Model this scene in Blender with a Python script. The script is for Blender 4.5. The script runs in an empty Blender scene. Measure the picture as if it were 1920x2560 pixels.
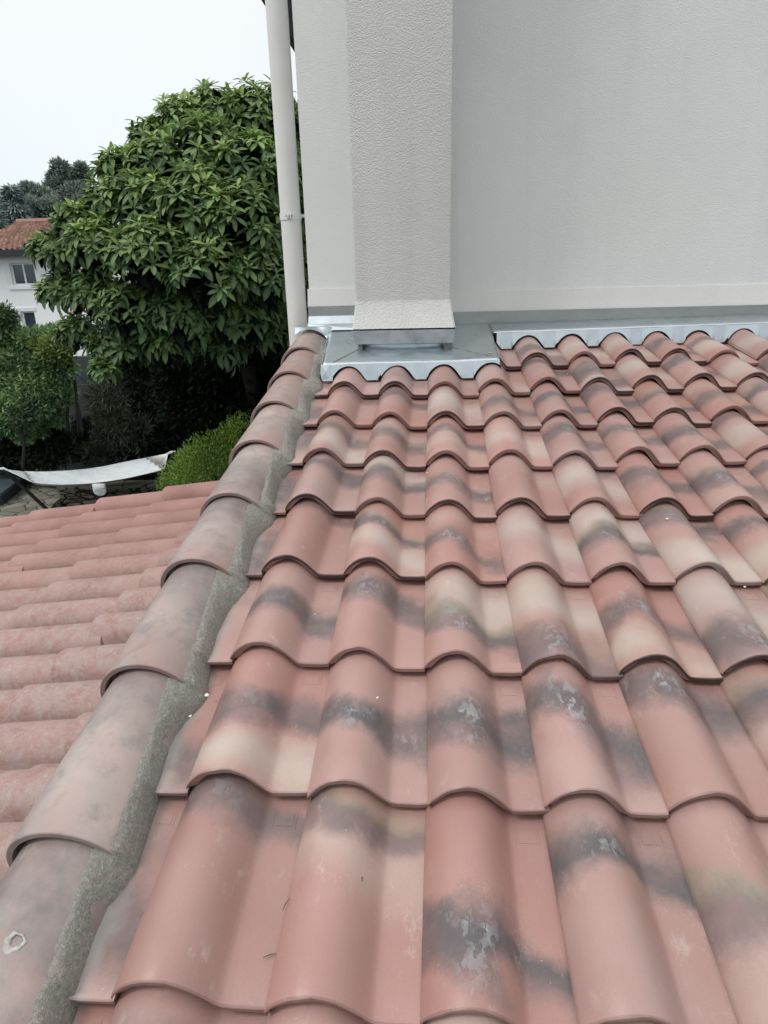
import bpy, bmesh, math, random
import numpy as np
from mathutils import Vector, Matrix
R = math.radians
sc = bpy.context.scene
col = sc.collection
rng = np.random.default_rng(11)
random.seed(5)

# ------------------------------------------------------------------ camera
WM = np.array([[0.9974141747859534, 0.0011022942169621984, -0.07185922963346378],
               [0.06777261971611927, -0.34712508334907294, 0.9353667989226011],
               [-0.02391309166272545, -0.937818192112607, -0.34630218392290235]])
F = 1650.0
cam_d = bpy.data.cameras.new("camera"); cam = bpy.data.objects.new("camera", cam_d); col.objects.link(cam)
cam_d.sensor_fit = 'HORIZONTAL'; cam_d.sensor_width = 36.0; cam_d.lens = 36.0 * F / 1920.0
cam_d.clip_start = 0.02; cam_d.clip_end = 2000.0
cx_, cy_, cz_ = WM @ np.array([1, 0, 0.]), WM @ np.array([0, -1, 0.]), WM @ np.array([0, 0, -1.])
cam.matrix_world = Matrix(((cx_[0], cy_[0], cz_[0], 0), (cx_[1], cy_[1], cz_[1], 0), (cx_[2], cy_[2], cz_[2], 0), (0, 0, 0, 1)))
sc.camera = cam

def at(px, py, Y):
    """photo pixel + distance (metres, level) -> world point"""
    d = WM @ np.array([(px - 960) / F, (py - 1280) / F, 1.0])
    return d * (Y / d[1])

# ------------------------------------------------------------------ sky + sun (overcast)
SUN_EL, SUN_AZ = R(52), R(-118)
world = bpy.data.worlds.new("World"); sc.world = world; world.use_nodes = True
nt = world.node_tree; nt.nodes.clear()
out = nt.nodes.new('ShaderNodeOutputWorld'); bg = nt.nodes.new('ShaderNodeBackground'); nt.links.new(bg.outputs[0], out.inputs[0])
sky = nt.nodes.new('ShaderNodeTexSky'); sky.sky_type = 'NISHITA'; sky.sun_disc = False
sky.sun_elevation = SUN_EL; sky.sun_rotation = SUN_AZ; sky.air_density = 1.0; sky.dust_density = 2.0
tc = nt.nodes.new('ShaderNodeTexCoord'); sep = nt.nodes.new('ShaderNodeSeparateXYZ'); nt.links.new(tc.outputs['Generated'], sep.inputs[0])
rmp = nt.nodes.new('ShaderNodeValToRGB')   # overcast cloud layer: brighter to the zenith
rmp.color_ramp.elements[0].position = 0.0; rmp.color_ramp.elements[0].color = (.50, .585, .62, 1)
rmp.color_ramp.elements[1].position = 1.0; rmp.color_ramp.elements[1].color = (1.0, 1.0, 1.0, 1)
e = rmp.color_ramp.elements.new(.12); e.color = (.57, .615, .635, 1)
e = rmp.color_ramp.elements.new(.30); e.color = (.61, .63, .64, 1)
nt.links.new(sep.outputs['Z'], rmp.inputs[0])
cn = nt.nodes.new('ShaderNodeTexNoise'); cn.inputs['Scale'].default_value = 3.0; cn.inputs['Detail'].default_value = 4
nt.links.new(tc.outputs['Generated'], cn.inputs['Vector'])
mr = nt.nodes.new('ShaderNodeMapRange'); mr.inputs['To Min'].default_value = 15.2; mr.inputs['To Max'].default_value = 17.8
nt.links.new(cn.outputs[0], mr.inputs['Value'])
vm = nt.nodes.new('ShaderNodeVectorMath'); vm.operation = 'SCALE'; nt.links.new(rmp.outputs[0], vm.inputs[0]); nt.links.new(mr.outputs[0], vm.inputs['Scale'])
mx = nt.nodes.new('ShaderNodeMix'); mx.data_type = 'RGBA'; mx.inputs['Factor'].default_value = .93
nt.links.new(sky.outputs[0], mx.inputs['A']); nt.links.new(vm.outputs[0], mx.inputs['B'])
nt.links.new(mx.outputs['Result'], bg.inputs['Color']); bg.inputs['Strength'].default_value = 0.092
sun_d = bpy.data.lights.new("sun", 'SUN'); sun_d.energy = 1.45; sun_d.angle = R(16); sun_d.color = (1, .97, .93)
sun = bpy.data.objects.new("sun", sun_d); col.objects.link(sun)
sd = Vector((math.sin(SUN_AZ) * math.cos(SUN_EL), math.cos(SUN_AZ) * math.cos(SUN_EL), math.sin(SUN_EL)))
sun.rotation_euler = sd.to_track_quat('Z', 'Y').to_euler()
sc.view_settings.view_transform = 'Standard'; sc.view_settings.look = 'None'
sc.view_settings.exposure = 0.07; sc.view_settings.gamma = 1.0

# ------------------------------------------------------------------ material helpers
class NG:
    def __init__(s, name, rough=.6, spec=.5, metal=0.0):
        s.m = bpy.data.materials.new(name); s.m.use_nodes = True; s.t = s.m.node_tree
        s.b = s.t.nodes['Principled BSDF']; s.b.inputs['Roughness'].default_value = rough
        s.b.inputs['Specular IOR Level'].default_value = spec; s.b.inputs['Metallic'].default_value = metal
        s.tc = s.t.nodes.new('ShaderNodeTexCoord')
    def n(s, k): return s.t.nodes.new(k)
    def l(s, a, b): s.t.links.new(a, b)
    def put(s, v, sock):
        if hasattr(v, 'node'): s.l(v, sock)
        elif isinstance(v, tuple) and len(v) == 3: sock.default_value = (*v, 1) if sock.type == 'RGBA' else v
        else: sock.default_value = v
    def obj(s): return s.tc.outputs['Object']
    def math(s, op, a, b=0.0, c=0.0, clamp=False):
        n = s.n('ShaderNodeMath'); n.operation = op; n.use_clamp = clamp
        s.put(a, n.inputs[0]); s.put(b, n.inputs[1]); s.put(c, n.inputs[2]); return n.outputs[0]
    def noise(s, scale, detail=4, rough=.5, vec=None, w=None, col=False, dist=0):
        n = s.n('ShaderNodeTexNoise'); n.inputs['Scale'].default_value = scale; n.inputs['Detail'].default_value = detail
        n.inputs['Roughness'].default_value = rough; n.inputs['Distortion'].default_value = dist
        if w is not None: n.noise_dimensions = '4D'; s.put(w, n.inputs['W'])
        s.l(vec or s.obj(), n.inputs['Vector']); return n.outputs['Color' if col else 0]
    def vor(s, scale, feat='F1', vec=None, out='Distance', rnd=1.0):
        n = s.n('ShaderNodeTexVoronoi'); n.feature = feat; n.inputs['Scale'].default_value = scale; n.inputs['Randomness'].default_value = rnd
        s.l(vec or s.obj(), n.inputs['Vector']); return n.outputs[out]
    def map(s, v, a, b, c=0.0, d=1.0, smooth=False):
        n = s.n('ShaderNodeMapRange'); n.clamp = True
        if smooth: n.interpolation_type = 'SMOOTHSTEP'
        s.put(v, n.inputs['Value'])
        for k, x in zip(('From Min', 'From Max', 'To Min', 'To Max'), (a, b, c, d)): s.put(x, n.inputs[k])
        return n.outputs[0]
    def mix(s, f, a, b, mode='MIX'):
        n = s.n('ShaderNodeMix'); n.data_type = 'RGBA'; n.blend_type = mode
        s.put(f, n.inputs['Factor']); s.put(a, n.inputs['A']); s.put(b, n.inputs['B']); return n.outputs['Result']
    def xyz(s, v=None):
        n = s.n('ShaderNodeSeparateXYZ'); s.l(v or s.obj(), n.inputs[0]); return n.outputs
    def vec(s, x, y, z):
        n = s.n('ShaderNodeCombineXYZ')
        for i, v in enumerate((x, y, z)): s.put(v, n.inputs[i])
        return n.outputs[0]
    def prop(s, name):
        n = s.n('ShaderNodeAttribute'); n.attribute_type = 'OBJECT'; n.attribute_name = name; return n.outputs['Fac']
    def rnd(s): return s.n('ShaderNodeObjectInfo').outputs['Random']
    def color(s, v): s.put(v, s.b.inputs['Base Color'])
    def rough(s, v): s.put(v, s.b.inputs['Roughness'])
    def bump(s, h, strength=.3, dist=.01):
        n = s.n('ShaderNodeBump'); n.inputs['Strength'].default_value = strength; n.inputs['Distance'].default_value = dist
        s.l(h, n.inputs['Height']); s.l(n.outputs[0], s.b.inputs['Normal'])
    def sv(s, v, x, y, z):
        n = s.n('ShaderNodeVectorMath'); n.operation = 'MULTIPLY'; s.l(v, n.inputs[0]); n.inputs[1].default_value = (x, y, z); return n.outputs[0]

def flat(name, c, rough=.6, nscale=None, namt=.15, bscale=None, bstr=.3, bdist=.01, spec=.5, metal=0.0):
    g = NG(name, rough, spec, metal)
    if nscale:
        f = g.map(g.noise(nscale, 5, .6), .3, .7)
        g.color(g.mix(f, tuple(x * (1 - namt) for x in c), tuple(min(1, x * (1 + namt)) for x in c)))
    else: g.color(c)
    if bscale: g.bump(g.noise(bscale, 5, .6), bstr, bdist)
    return g.m

# --- flamed terracotta tile; the smoke band, cream and olive tints are stains fired into each tile
def tile_material(name, scuff=1.0, cap=False):
    g = NG(name, .42, .45)
    w = g.math('MULTIPLY', g.prop('seed'), 37.0)
    X = g.xyz(); x, y, z = X[0], X[1], X[2]
    big = g.noise(6, 3, .5, w=w)
    base = g.mix(g.map(big, .3, .7), (.335, .182, .158), (.385, .228, .202))
    base = g.mix(g.map(g.prop('tone'), 0, 1), base, g.mix(.5, base, (.28, .150, .126)))
    lav = g.map(g.noise(3.2, 2, .5, w=g.math('ADD', w, 9.0)), .5, .75, 0, .5)
    base = g.mix(lav, base, (.39, .265, .245))
    orange = g.map(g.noise(2.6, 2, .5, w=g.math('ADD', w, 4.0)), .52, .8, 0, .55)
    base = g.mix(orange, base, (.375, .208, .155))
    lowf = g.math('MULTIPLY', g.math('SUBTRACT', g.noise(5.5, 2, .5, w=g.math('ADD', w, 2.0)), .5), .20)
    hif = g.math('MULTIPLY', g.math('SUBTRACT', g.noise(34, 4, .65, w=g.math('ADD', w, 2.0)), .5), .045)
    yy = g.math('ADD', g.math('ADD', y, g.math('ADD', lowf, hif)), g.math('MULTIPLY', x, g.prop('lean')))
    grain = g.noise(150, 4, .75, w=w)
    fine = g.map(g.noise(420, 3, .7), .3, .7, .93, 1.05)
    # pale fade
    dc = g.math('ABSOLUTE', g.math('SUBTRACT', yy, g.prop('cream_at')))
    cr = g.math('MULTIPLY', g.map(dc, .0, g.prop('cream_width'), 1, 0, True), g.prop('cream'))
    cr = g.math('MULTIPLY', cr, g.map(g.noise(4.5, 3, .5, w=g.math('ADD', w, 13.0)), .25, .6, .45, 1))
    base = g.mix(g.math('MULTIPLY', cr, .9), base, (.45, .395, .35))
    # smoke band, uneven in width and strength
    db = g.math('ABSOLUTE', g.math('SUBTRACT', yy, g.prop('band_at')))
    wid = g.math('MULTIPLY', g.prop('band_width'), g.map(g.noise(7, 2, .5, w=g.math('ADD', w, 21.0)), .3, .7, .55, 1.45))
    b0 = g.map(db, g.math('MULTIPLY', wid, .05), g.math('MULTIPLY', wid, 1.45), 1, 0, True)
    b1 = g.map(g.math('ADD', b0, g.math('MULTIPLY', g.math('SUBTRACT', grain, .5), .55)), .12, .92)
    band = g.math('MULTIPLY', b1, g.math('MULTIPLY', g.prop('band'), g.map(g.noise(11, 3, .6, w=g.math('ADD', w, 31.0)), .3, .6, .62, 1)))
    olv = g.math('MULTIPLY', g.map(g.math('ABSOLUTE', g.math('SUBTRACT', g.math('SUBTRACT', yy, g.prop('band_at')), g.math('MULTIPLY', wid, .8))), .01, .05, 1, 0, True), g.prop('olive'))
    base = g.mix(g.math('MULTIPLY', olv, .8), base, (.235, .215, .15))
    base = g.mix(band, base, (.088, .084, .088))
    fn = g.n('ShaderNodeVectorMath'); fn.operation = 'SCALE'; g.l(base, fn.inputs[0]); g.l(fine, fn.inputs['Scale']); base = fn.outputs[0]
    # whitish rub marks on the crest where tiles were stacked
    sv = g.sv(g.obj(), 1.0, .55, 1.0)
    nv = g.n('ShaderNodeVectorMath'); nv.operation = 'ADD'
    g.l(sv, nv.inputs[0]); g.l(g.vec(g.math('MULTIPLY', g.math('SUBTRACT', g.noise(60, 2, .5, w=w), .5), .03), g.math('ADD', w, 0.0), 0.0), nv.inputs[1])
    vc = g.vor(105, 'F1', nv.outputs[0], 'Color')
    vs = g.xyz(vc)[0]
    flakes = g.map(vs, .56, .60, 0, 1)
    str_ = g.map(g.noise(200, 4, .75, vec=g.sv(g.obj(), 1.0, .35, 1.0), w=w), .54, .64)
    crest = g.map(g.math('ABSOLUTE', g.math('SUBTRACT', x, 0.082 if not cap else 0.0)), .012, .052, 1, 0, True)
    patch = g.map(g.noise(24, 3, .6, w=g.math('ADD', w, 7.0)), .43, .58)
    near = g.map(db, 0.0, g.math('MULTIPLY', wid, 1.25), 1, 0, True)
    sc_ = g.math('MULTIPLY', g.math('MULTIPLY', crest, near), g.math('MULTIPLY', patch, g.prop('scuff')))
    fl = g.math('MULTIPLY', g.math('MAXIMUM', g.math('MULTIPLY', flakes, g.math('MAXIMUM', str_, .45)), g.math('MULTIPLY', str_, .6)), sc_)
    base = g.mix(g.math('MULTIPLY', fl, .8 * scuff, clamp=True), base, (.42, .43, .45))
    # faint dusty drag marks and little pale specks
    dust = g.math('MULTIPLY', g.map(g.noise(38, 5, .75, vec=g.sv(g.obj(), 1, .5, 1), w=w), .56, .72), g.map(g.noise(7, 2, .5, w=w), .45, .65))
    base = g.mix(g.math('MULTIPLY', dust, .5), base, (.55, .46, .43))
    spk = g.math('MULTIPLY', g.map(g.vor(70), .06, .11, 1, 0), g.map(g.noise(12, 1, .5, w=w), .57, .63))
    base = g.mix(g.math('MULTIPLY', spk, .3), base, (.62, .56, .52))
    base = g.mix(g.math('MULTIPLY', g.map(y, .0004, .0016, 1, 0), g.prop('edge')), base, (.036, .021, .019))  # fired-dark raw edges plus front-face shade, both put into the colour
    sm = g.math('MULTIPLY', g.map(g.math('ADD', x, g.math('MULTIPLY', g.noise(16, 4, .6, w=w), .09)), .195, .24, 1, 0), g.prop('smear'))
    base = g.mix(g.math('MULTIPLY', sm, .85), base, (.29, .285, .262))
    if cap:
        mt = g.map(g.noise(9, 6, .7, w=g.math('ADD', w, 3.0)), .36, .62, 0, .65); base = g.mix(mt, base, (.285, .258, .238))
        dk = g.map(g.noise(17, 5, .7, w=g.math('ADD', w, 5.0)), .50, .70, 0, .6); base = g.mix(dk, base, (.14, .132, .130))
    hs = g.n('ShaderNodeHueSaturation'); g.l(base, hs.inputs['Color']); hs.inputs['Hue'].default_value = .5
    g.l(g.map(g.rnd(), 0, 1, .92, 1.08), hs.inputs['Value']); g.l(g.map(g.prop('seed'), 0, 1, .86, 1.04), hs.inputs['Saturation'])
    g.color(hs.outputs[0])
    g.rough(g.map(g.noise(30, 5, .7, w=w), .3, .7, .31, .50))
    h = g.math('ADD', g.math('ADD', g.noise(300, 4, .7), g.math('MULTIPLY', g.map(g.vor(190), .05, .16, -1, 0), g.map(g.noise(25, 2, .5), .5, .6))), g.math('MULTIPLY', g.noise(18, 3, .5), 2.0))
    g.bump(h, .2, .002)
    return g.m
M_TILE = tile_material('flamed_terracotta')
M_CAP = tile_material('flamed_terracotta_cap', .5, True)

def old_tile():
    g = NG('weathered_red_terracotta', .8, .3)
    w = g.math('MULTIPLY', g.rnd(), 20.0)
    n1 = g.noise(5, 3, .5, w=w)
    base = g.mix(g.map(n1, .35, .65), (.245, .122, .104), (.325, .180, .156))
    age = g.prop('age')
    li = g.math('MULTIPLY', g.map(g.noise(19, 6, .78, w=w, dist=.6), .36, .58), age)
    base = g.mix(g.math('MULTIPLY', li, .8), base, (.35, .28, .265))
    li2 = g.math('MULTIPLY', g.map(g.noise(70, 4, .7, w=w), .54, .66), age)
    base = g.mix(g.math('MULTIPLY', li2, .35), base, (.46, .42, .37))
    pit = g.math('MULTIPLY', g.map(g.vor(120), .10, .2, 1, 0), g.map(g.noise(20, 2, .5, w=w), .5, .62))
    base = g.mix(g.math('MULTIPLY', pit, .5), base, (.12, .06, .055))
    gr = g.map(g.noise(420, 3, .7), .35, .7)
    base = g.mix(g.math('MULTIPLY', gr, .22), base, (.50, .37, .34))
    g.color(base); g.bump(g.math('SUBTRACT', g.math('ADD', g.noise(260, 4, .7), g.noise(60, 4, .6)), pit), .55, .004)
    return g.m
M_OLD = old_tile()

def stucco(name, c, scale, strength, dist):
    g = NG(name, .9, .2)
    f = g.map(g.noise(1.3, 5, .6), .3, .7)
    b = g.mix(f, tuple(v * .95 for v in c), tuple(v * 1.03 for v in c))
    b = g.mix(g.map(g.noise(scale * 1.5, 3, .6), .62, .85, 0, .35), b, tuple(v * .6 for v in c))
    streak = g.map(g.noise(2.2, 4, .6, vec=g.sv(g.obj(), 3.0, 3.0, .25)), .52, .8, 0, .2)
    b = g.mix(streak, b, tuple(v * .62 for v in c))
    g.color(b)
    h = g.math('ADD', g.math('MULTIPLY', g.map(g.vor(scale, 'SMOOTH_F1'), 0, .6, 1, 0), 1.0), g.noise(scale * 2.2, 4, .65))
    h = g.math('ADD', h, g.math('MULTIPLY', g.noise(scale * .25, 3, .6), .6))
    g.bump(h, strength, dist)
    return g.m
M_WALL = stucco('fine_grey_render', (.665, .685, .672), 190, .36, .004)
M_BREAST = stucco('coarse_grey_render', (.665, .675, .652), 175, .7, .0055)
M_PLINTH = stucco('smooth_grey_render', (.60, .60, .58), 220, .3, .003)

M_SKIRT = stucco('trowelled_grey_render', (.61, .615, .595), 130, .6, .005)
def zinc(name, c=(.50, .56, .59), rough=.29):
    g = NG(name, rough, .5, .92)
    f = g.map(g.noise(4, 4, .6), .3, .7)
    b = g.mix(f, tuple(v * .93 for v in c), tuple(min(1, v * 1.07) for v in c))
    sm = g.map(g.noise(26, 5, .75), .6, .72, 0, .35)
    b = g.mix(sm, b, tuple(min(1, v * 1.3) for v in c))
    g.color(b); g.rough(g.map(g.noise(9, 5, .7), .3, .7, rough - .06, rough + .14))
    g.bump(g.math('ADD', g.noise(6, 2, .4), g.math('MULTIPLY', g.noise(30, 2, .5), .12)), .45, .014)
    return g.m
M_ZINC = zinc('zinc_sheet')
M_ZDULL = zinc('dull_zinc', (.30, .32, .31), .5)
M_SOLDER = flat('solder', (.17, .18, .18), .75, 60, .5, 160, .6, .003, metal=.3)
M_MORTAR = None
def mortar():
    g = NG('rough_grey_mortar', .95, .15)
    n = g.noise(140, 5, .75)
    b = g.mix(g.map(n, .35, .65), (.25, .243, .212), (.41, .400, .358))
    sp = g.map(g.noise(170, 4, .8), .56, .64)
    b = g.mix(g.math('MULTIPLY', sp, .7), b, (.58, .57, .51))
    b = g.mix(g.map(g.noise(9, 3, .6), .5, .75, 0, .4), b, (.25, .248, .215))
    g.color(b); g.bump(g.math('ADD', n, g.noise(420, 3, .6)), 1.0, .006)
    return g.m
M_MORTAR = mortar()
M_PVC = flat('beige_plastic', (.66, .66, .64), .38, 4, .06)
M_DARK = flat('dark_board', (.045, .04, .038), .9)
M_EAVE = flat('slate_blue_eave', (.07, .11, .125), .5, 8, .2)
M_SCREW = flat('rusty_steel', (.10, .085, .075), .6, metal=.6)
M_WHITEPL = flat('white_crumb', (.75, .72, .67), .8, 200, .1, 400, .4, .002)
M_PLASTER = flat('white_plaster_smear', (.36, .345, .335), .9, 90, .35)
M_TWIG = flat('dry_brown_twig', (.11, .07, .05), .8)

# ------------------------------------------------------------------ mesh helpers
from mathutils import noise as _mn
def vnoise(x, y, s=1.0): return _mn.noise(Vector((x * s, y * s, 3.3)))
def tag(o, label=None, cat=None, group=None, kind=None):
    if label: o['label'] = label
    if cat: o['category'] = cat
    if group: o['group'] = group
    if kind: o['kind'] = kind
    return o
def empty(name, loc, label=None, cat=None, group=None):
    o = bpy.data.objects.new(name, None); col.objects.link(o); o.location = loc; o.empty_display_size = .1
    return tag(o, label, cat, group)
def par(o, p):
    """parent keeping world placement (parents are only translated)"""
    o.parent = p
    q = p; off = Vector((0, 0, 0))
    while q: off += q.location; q = q.parent
    o.location = Vector(o.location) - off
    return o
def place(o, M, p):
    o.parent = p; o.matrix_basis = Matrix.Translation(-Vector(p.location)) @ M
def mesh_obj(name, me, mat, parent=None, loc=(0, 0, 0)):
    if mat is not None and not me.materials: me.materials.append(mat)
    o = bpy.data.objects.new(name, me); col.objects.link(o); o.location = loc
    if parent is not None: par(o, parent)
    return o
def from_bm(name, bm, mat, parent=None, ang=35, smooth=True):
    bmesh.ops.recalc_face_normals(bm, faces=bm.faces)
    for f in bm.faces: f.smooth = smooth
    if smooth:
        for e in bm.edges:
            if len(e.link_faces) == 2 and e.calc_face_angle(0) > R(ang): e.smooth = False
    me = bpy.data.meshes.new(name); bm.to_mesh(me); bm.free()
    return mesh_obj(name, me, mat, parent)
def box(bm, x0, x1, y0, y1, z0, z1, bevel=0.0, M=None):
    vs = [bm.verts.new((x, y, z)) for x in (x0, x1) for y in (y0, y1) for z in (z0, z1)]
    fs = [bm.faces.new([vs[i] for i in q]) for q in ((0, 1, 3, 2), (4, 6, 7, 5), (0, 4, 5, 1), (2, 3, 7, 6), (0, 2, 6, 4), (1, 5, 7, 3))]
    bmesh.ops.recalc_face_normals(bm, faces=fs)
    if M is not None: bmesh.ops.transform(bm, matrix=M, verts=vs)
    if bevel:
        es = list({e for f in fs for e in f.edges}); bmesh.ops.bevel(bm, geom=es, offset=bevel, segments=2, affect='EDGES', profile=.6)
def hexa(bm, pts):
    """8 points: bottom 4 (ccw) then top 4"""
    vs = [bm.verts.new(tuple(p)) for p in pts]
    for q in ((3, 2, 1, 0), (4, 5, 6, 7), (0, 1, 5, 4), (1, 2, 6, 5), (2, 3, 7, 6), (3, 0, 4, 7)): bm.faces.new([vs[i] for i in q])
def tube(bm, pts, rad, n=10, cap=True):
    pts = [Vector(p) for p in pts]; rs = rad if isinstance(rad, (list, tuple)) else [rad] * len(pts)
    rings = []; up0 = Vector((0, 0, 1))
    for i, p in enumerate(pts):
        t = (pts[min(i + 1, len(pts) - 1)] - pts[max(i - 1, 0)]).normalized()
        u = t.cross(up0); u = u.normalized() if u.length > 1e-3 else t.cross(Vector((1, 0, 0))).normalized()
        v = t.cross(u)
        rings.append([bm.verts.new(p + (u * math.cos(2 * math.pi * k / n) + v * math.sin(2 * math.pi * k / n)) * rs[i]) for k in range(n)])
    for a, b in zip(rings, rings[1:]):
        for k in range(n): bm.faces.new((a[k], a[(k + 1) % n], b[(k + 1) % n], b[k]))
    if cap: bm.faces.new(rings[0][::-1]); bm.faces.new(rings[-1])
def sheet(bm, P, th=0.0):
    """P: rows x cols of points -> grid surface; th>0 gives real thickness by extruding along -z of face normal"""
    V = [[bm.verts.new(tuple(p)) for p in row] for row in P]
    for a, b in zip(V, V[1:]):
        for i in range(len(a) - 1): bm.faces.new((a[i], a[i + 1], b[i + 1], b[i]))
    return V
def thick(o, t, off=-1.0):
    m = o.modifiers.new('thickness', 'SOLIDIFY'); m.thickness = t; m.offset = off; return o
def swept(top, bot, ys, zs, trim=None):
    """closed tile: cross-section top/bottom polylines swept along y; zs tilt. returns bm"""
    bm = bmesh.new(); n = len(top); rt = []; rb = []
    for k, (y, zo) in enumerate(zip(ys, zs)):
        rt.append([bm.verts.new((x, y, z + zo)) for x, z in top]); rb.append([bm.verts.new((x, y, z + zo)) for x, z in bot])
    # rounded front lip
    f1 = [bm.verts.new((x, -.0022, z + zs[0] - .0022)) for x, z in top]
    f2 = [bm.verts.new((x, -.0020, z * .55 + z2 * .45 + zs[0])) for (x, z), (x2, z2) in zip(top, bot)]
    f3 = [bm.verts.new((x, -.0016, z * .38 + z2 * .62 + zs[0])) for (x, z), (x2, z2) in zip(top, bot)]
    f35 = [bm.verts.new((x, .0075, z * .34 + z2 * .66 + zs[0])) for (x, z), (x2, z2) in zip(top, bot)]
    f4 = [bm.verts.new((x2, .0085, z2 + zs[0])) for (x, z), (x2, z2) in zip(top, bot)]
    seq = [f4, f35, f3, f2, f1] + rt
    rb[0] = f4
    for a, b in zip(seq, seq[1:]):
        for i in range(n - 1): bm.faces.new((a[i], a[i + 1], b[i + 1], b[i]))
    for a, b in zip(rb, rb[1:]):
        for i in range(n - 1): bm.faces.new((a[i + 1], a[i], b[i], b[i + 1]))
    for i in (0, n - 1):
        for k in range(len(ys) - 1):
            a = rt[k][i]; b = rt[k + 1][i]; c = rb[k + 1][i]; d = rb[k][i]
            bm.faces.new((a, b, c, d))
        bm.faces.new((rt[0][i], f4[i], f35[i], f3[i], f2[i], f1[i]))
    for i in range(n - 1): bm.faces.new((rt[-1][i], rt[-1][i + 1], rb[-1][i + 1], rb[-1][i]))
    return bm

# ------------------------------------------------------------------ main tiled roof
W, L = 0.225, 0.34428858
O = np.array([-0.4680738, 0.63430771, -1.0039933])
U = np.array([1.0, 0, 0]); V = np.array([0, .97979583, .20000033]); N = np.array([0, -.20000033, .97979583])
def roofp(x, v, h=0.0):       # x world, v along slope, h above the plane
    return np.array([x, O[1], O[2]]) + V * v + N * h
M_ROOF = Matrix(((1, 0, 0, 0), (0, V[1], N[1], 0), (0, V[2], N[2], 0), (0, 0, 0, 1)))

MEAS = [[(278,2490),(660,2528),(1050,2553)],
 [(466,1966.5),(767,1990),(1070,2010),(1362,2016),(1672,2021.5)],
 [(575,1643),(819,1655),(1060.5,1669),(1307,1676.5),(1550,1676.5),(1808.6,1682)],
 [(653.5,1424),(859,1433),(1062.5,1443),(1267,1441),(1478.7,1445),(1689,1445),(1912.7,1451)],
 [(713,1271),(887,1279),(1062.5,1283),(1240,1281),(1424.7,1279),(1600,1279),(1783.5,1277)],
 [(755.7,1152.8),(908,1156.6),(1064,1158.6),(1222.5,1156.6),(1382,1156.6),(1542,1149),(1700.5,1147),(1862.5,1143)],
 [(792.4,1054.4),(930,1058),(1068,1060),(1210,1058),(1353,1054.4),(1494,1050.6),(1635,1048.6),(1777.7,1044.8)],
 [(819.4,981),(946.7,982.3),(1070,981),(1195.5,973.4),(1326,971.5),(1453.6,971.5),(1581,965.7),(1711,963),(1843,960)],
 [None]*4+[(1303,907.8),(1421,904),(1538.5,900),(1654,898),(1772,900),(1893.4,894)]]
def on_roof(px, py):
    d = WM @ np.array([(px - 960) / F, (py - 1280) / F, 1.0]); p = d * ((O @ N) / (d @ N)); return p[0], (p - O) @ V
POS = {}
for j, row in enumerate(MEAS):
    for i, q in enumerate(row):
        if q: POS[i, j] = on_roof(*q)
for j in range(-1, 10):                       # fill what was not measured from its neighbours
    for i in range(-1, 11):
        if (i, j) in POS: continue
        near = sorted(POS, key=lambda k: (k[0] - i) ** 2 + 1.5 * (k[1] - j) ** 2)[:2] if (i, j) not in POS else []
        near = [k for k in near if 0 <= k[1] <= 8] or near
        dx = np.mean([POS[k][0] - (O[0] + k[0] * W) for k in near]); dv = np.mean([POS[k][1] - k[1] * L for k in near])
        POS[i, j] = (O[0] + i * W + dx, j * L + dv)

PROF = [(0, -.0005), (.002, .0030), (.008, .0115), (.017, .0210), (.029, .0310), (.043, .0392), (.058, .0442), (.074, .0460), (.089, .0443),
        (.103, .0388), (.116, .0300), (.128, .0190), (.138, .0085), (.147, -.0015), (.153, -.0075), (.159, -.0108), (.171, -.0118), (.205, -.0118), (.216, -.0108), (.2256, -.0100)]
PROF = [(x, z * 1.2 if z > 0 else z) for x, z in PROF]
def tile_h(x):
    x = x % W
    return float(np.interp(x, [p[0] for p in PROF] + [W], [p[1] for p in PROF] + [0]))
def offset_down(prof, t):
    o = []
    for k, (x, z) in enumerate(prof):
        a = prof[max(k - 1, 0)]; b = prof[min(k + 1, len(prof) - 1)]
        tx, tz = b[0] - a[0], b[1] - a[1]; ln = math.hypot(tx, tz)
        o.append((x + tz / ln * t * .9, z - tx / ln * t))
    return o
TH = .0205
def clampx(b, prof):
    o = []; lo = -1
    for (x, z), (px_, pz) in zip(b, prof):
        x = min(max(x, lo + .0004, prof[0][0]), prof[-1][0]); lo = x; o.append((x, z))
    return o
BOT = clampx(offset_down(PROF, TH), PROF); BOT[0] = (0, -.0150); BOT[-1] = (.2256, -.0300)
LT = .40; DROP = .0290
def tz(y): return -DROP * y / L
ys = [.0015, .06, .14, .22, .30, LT]
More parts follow.
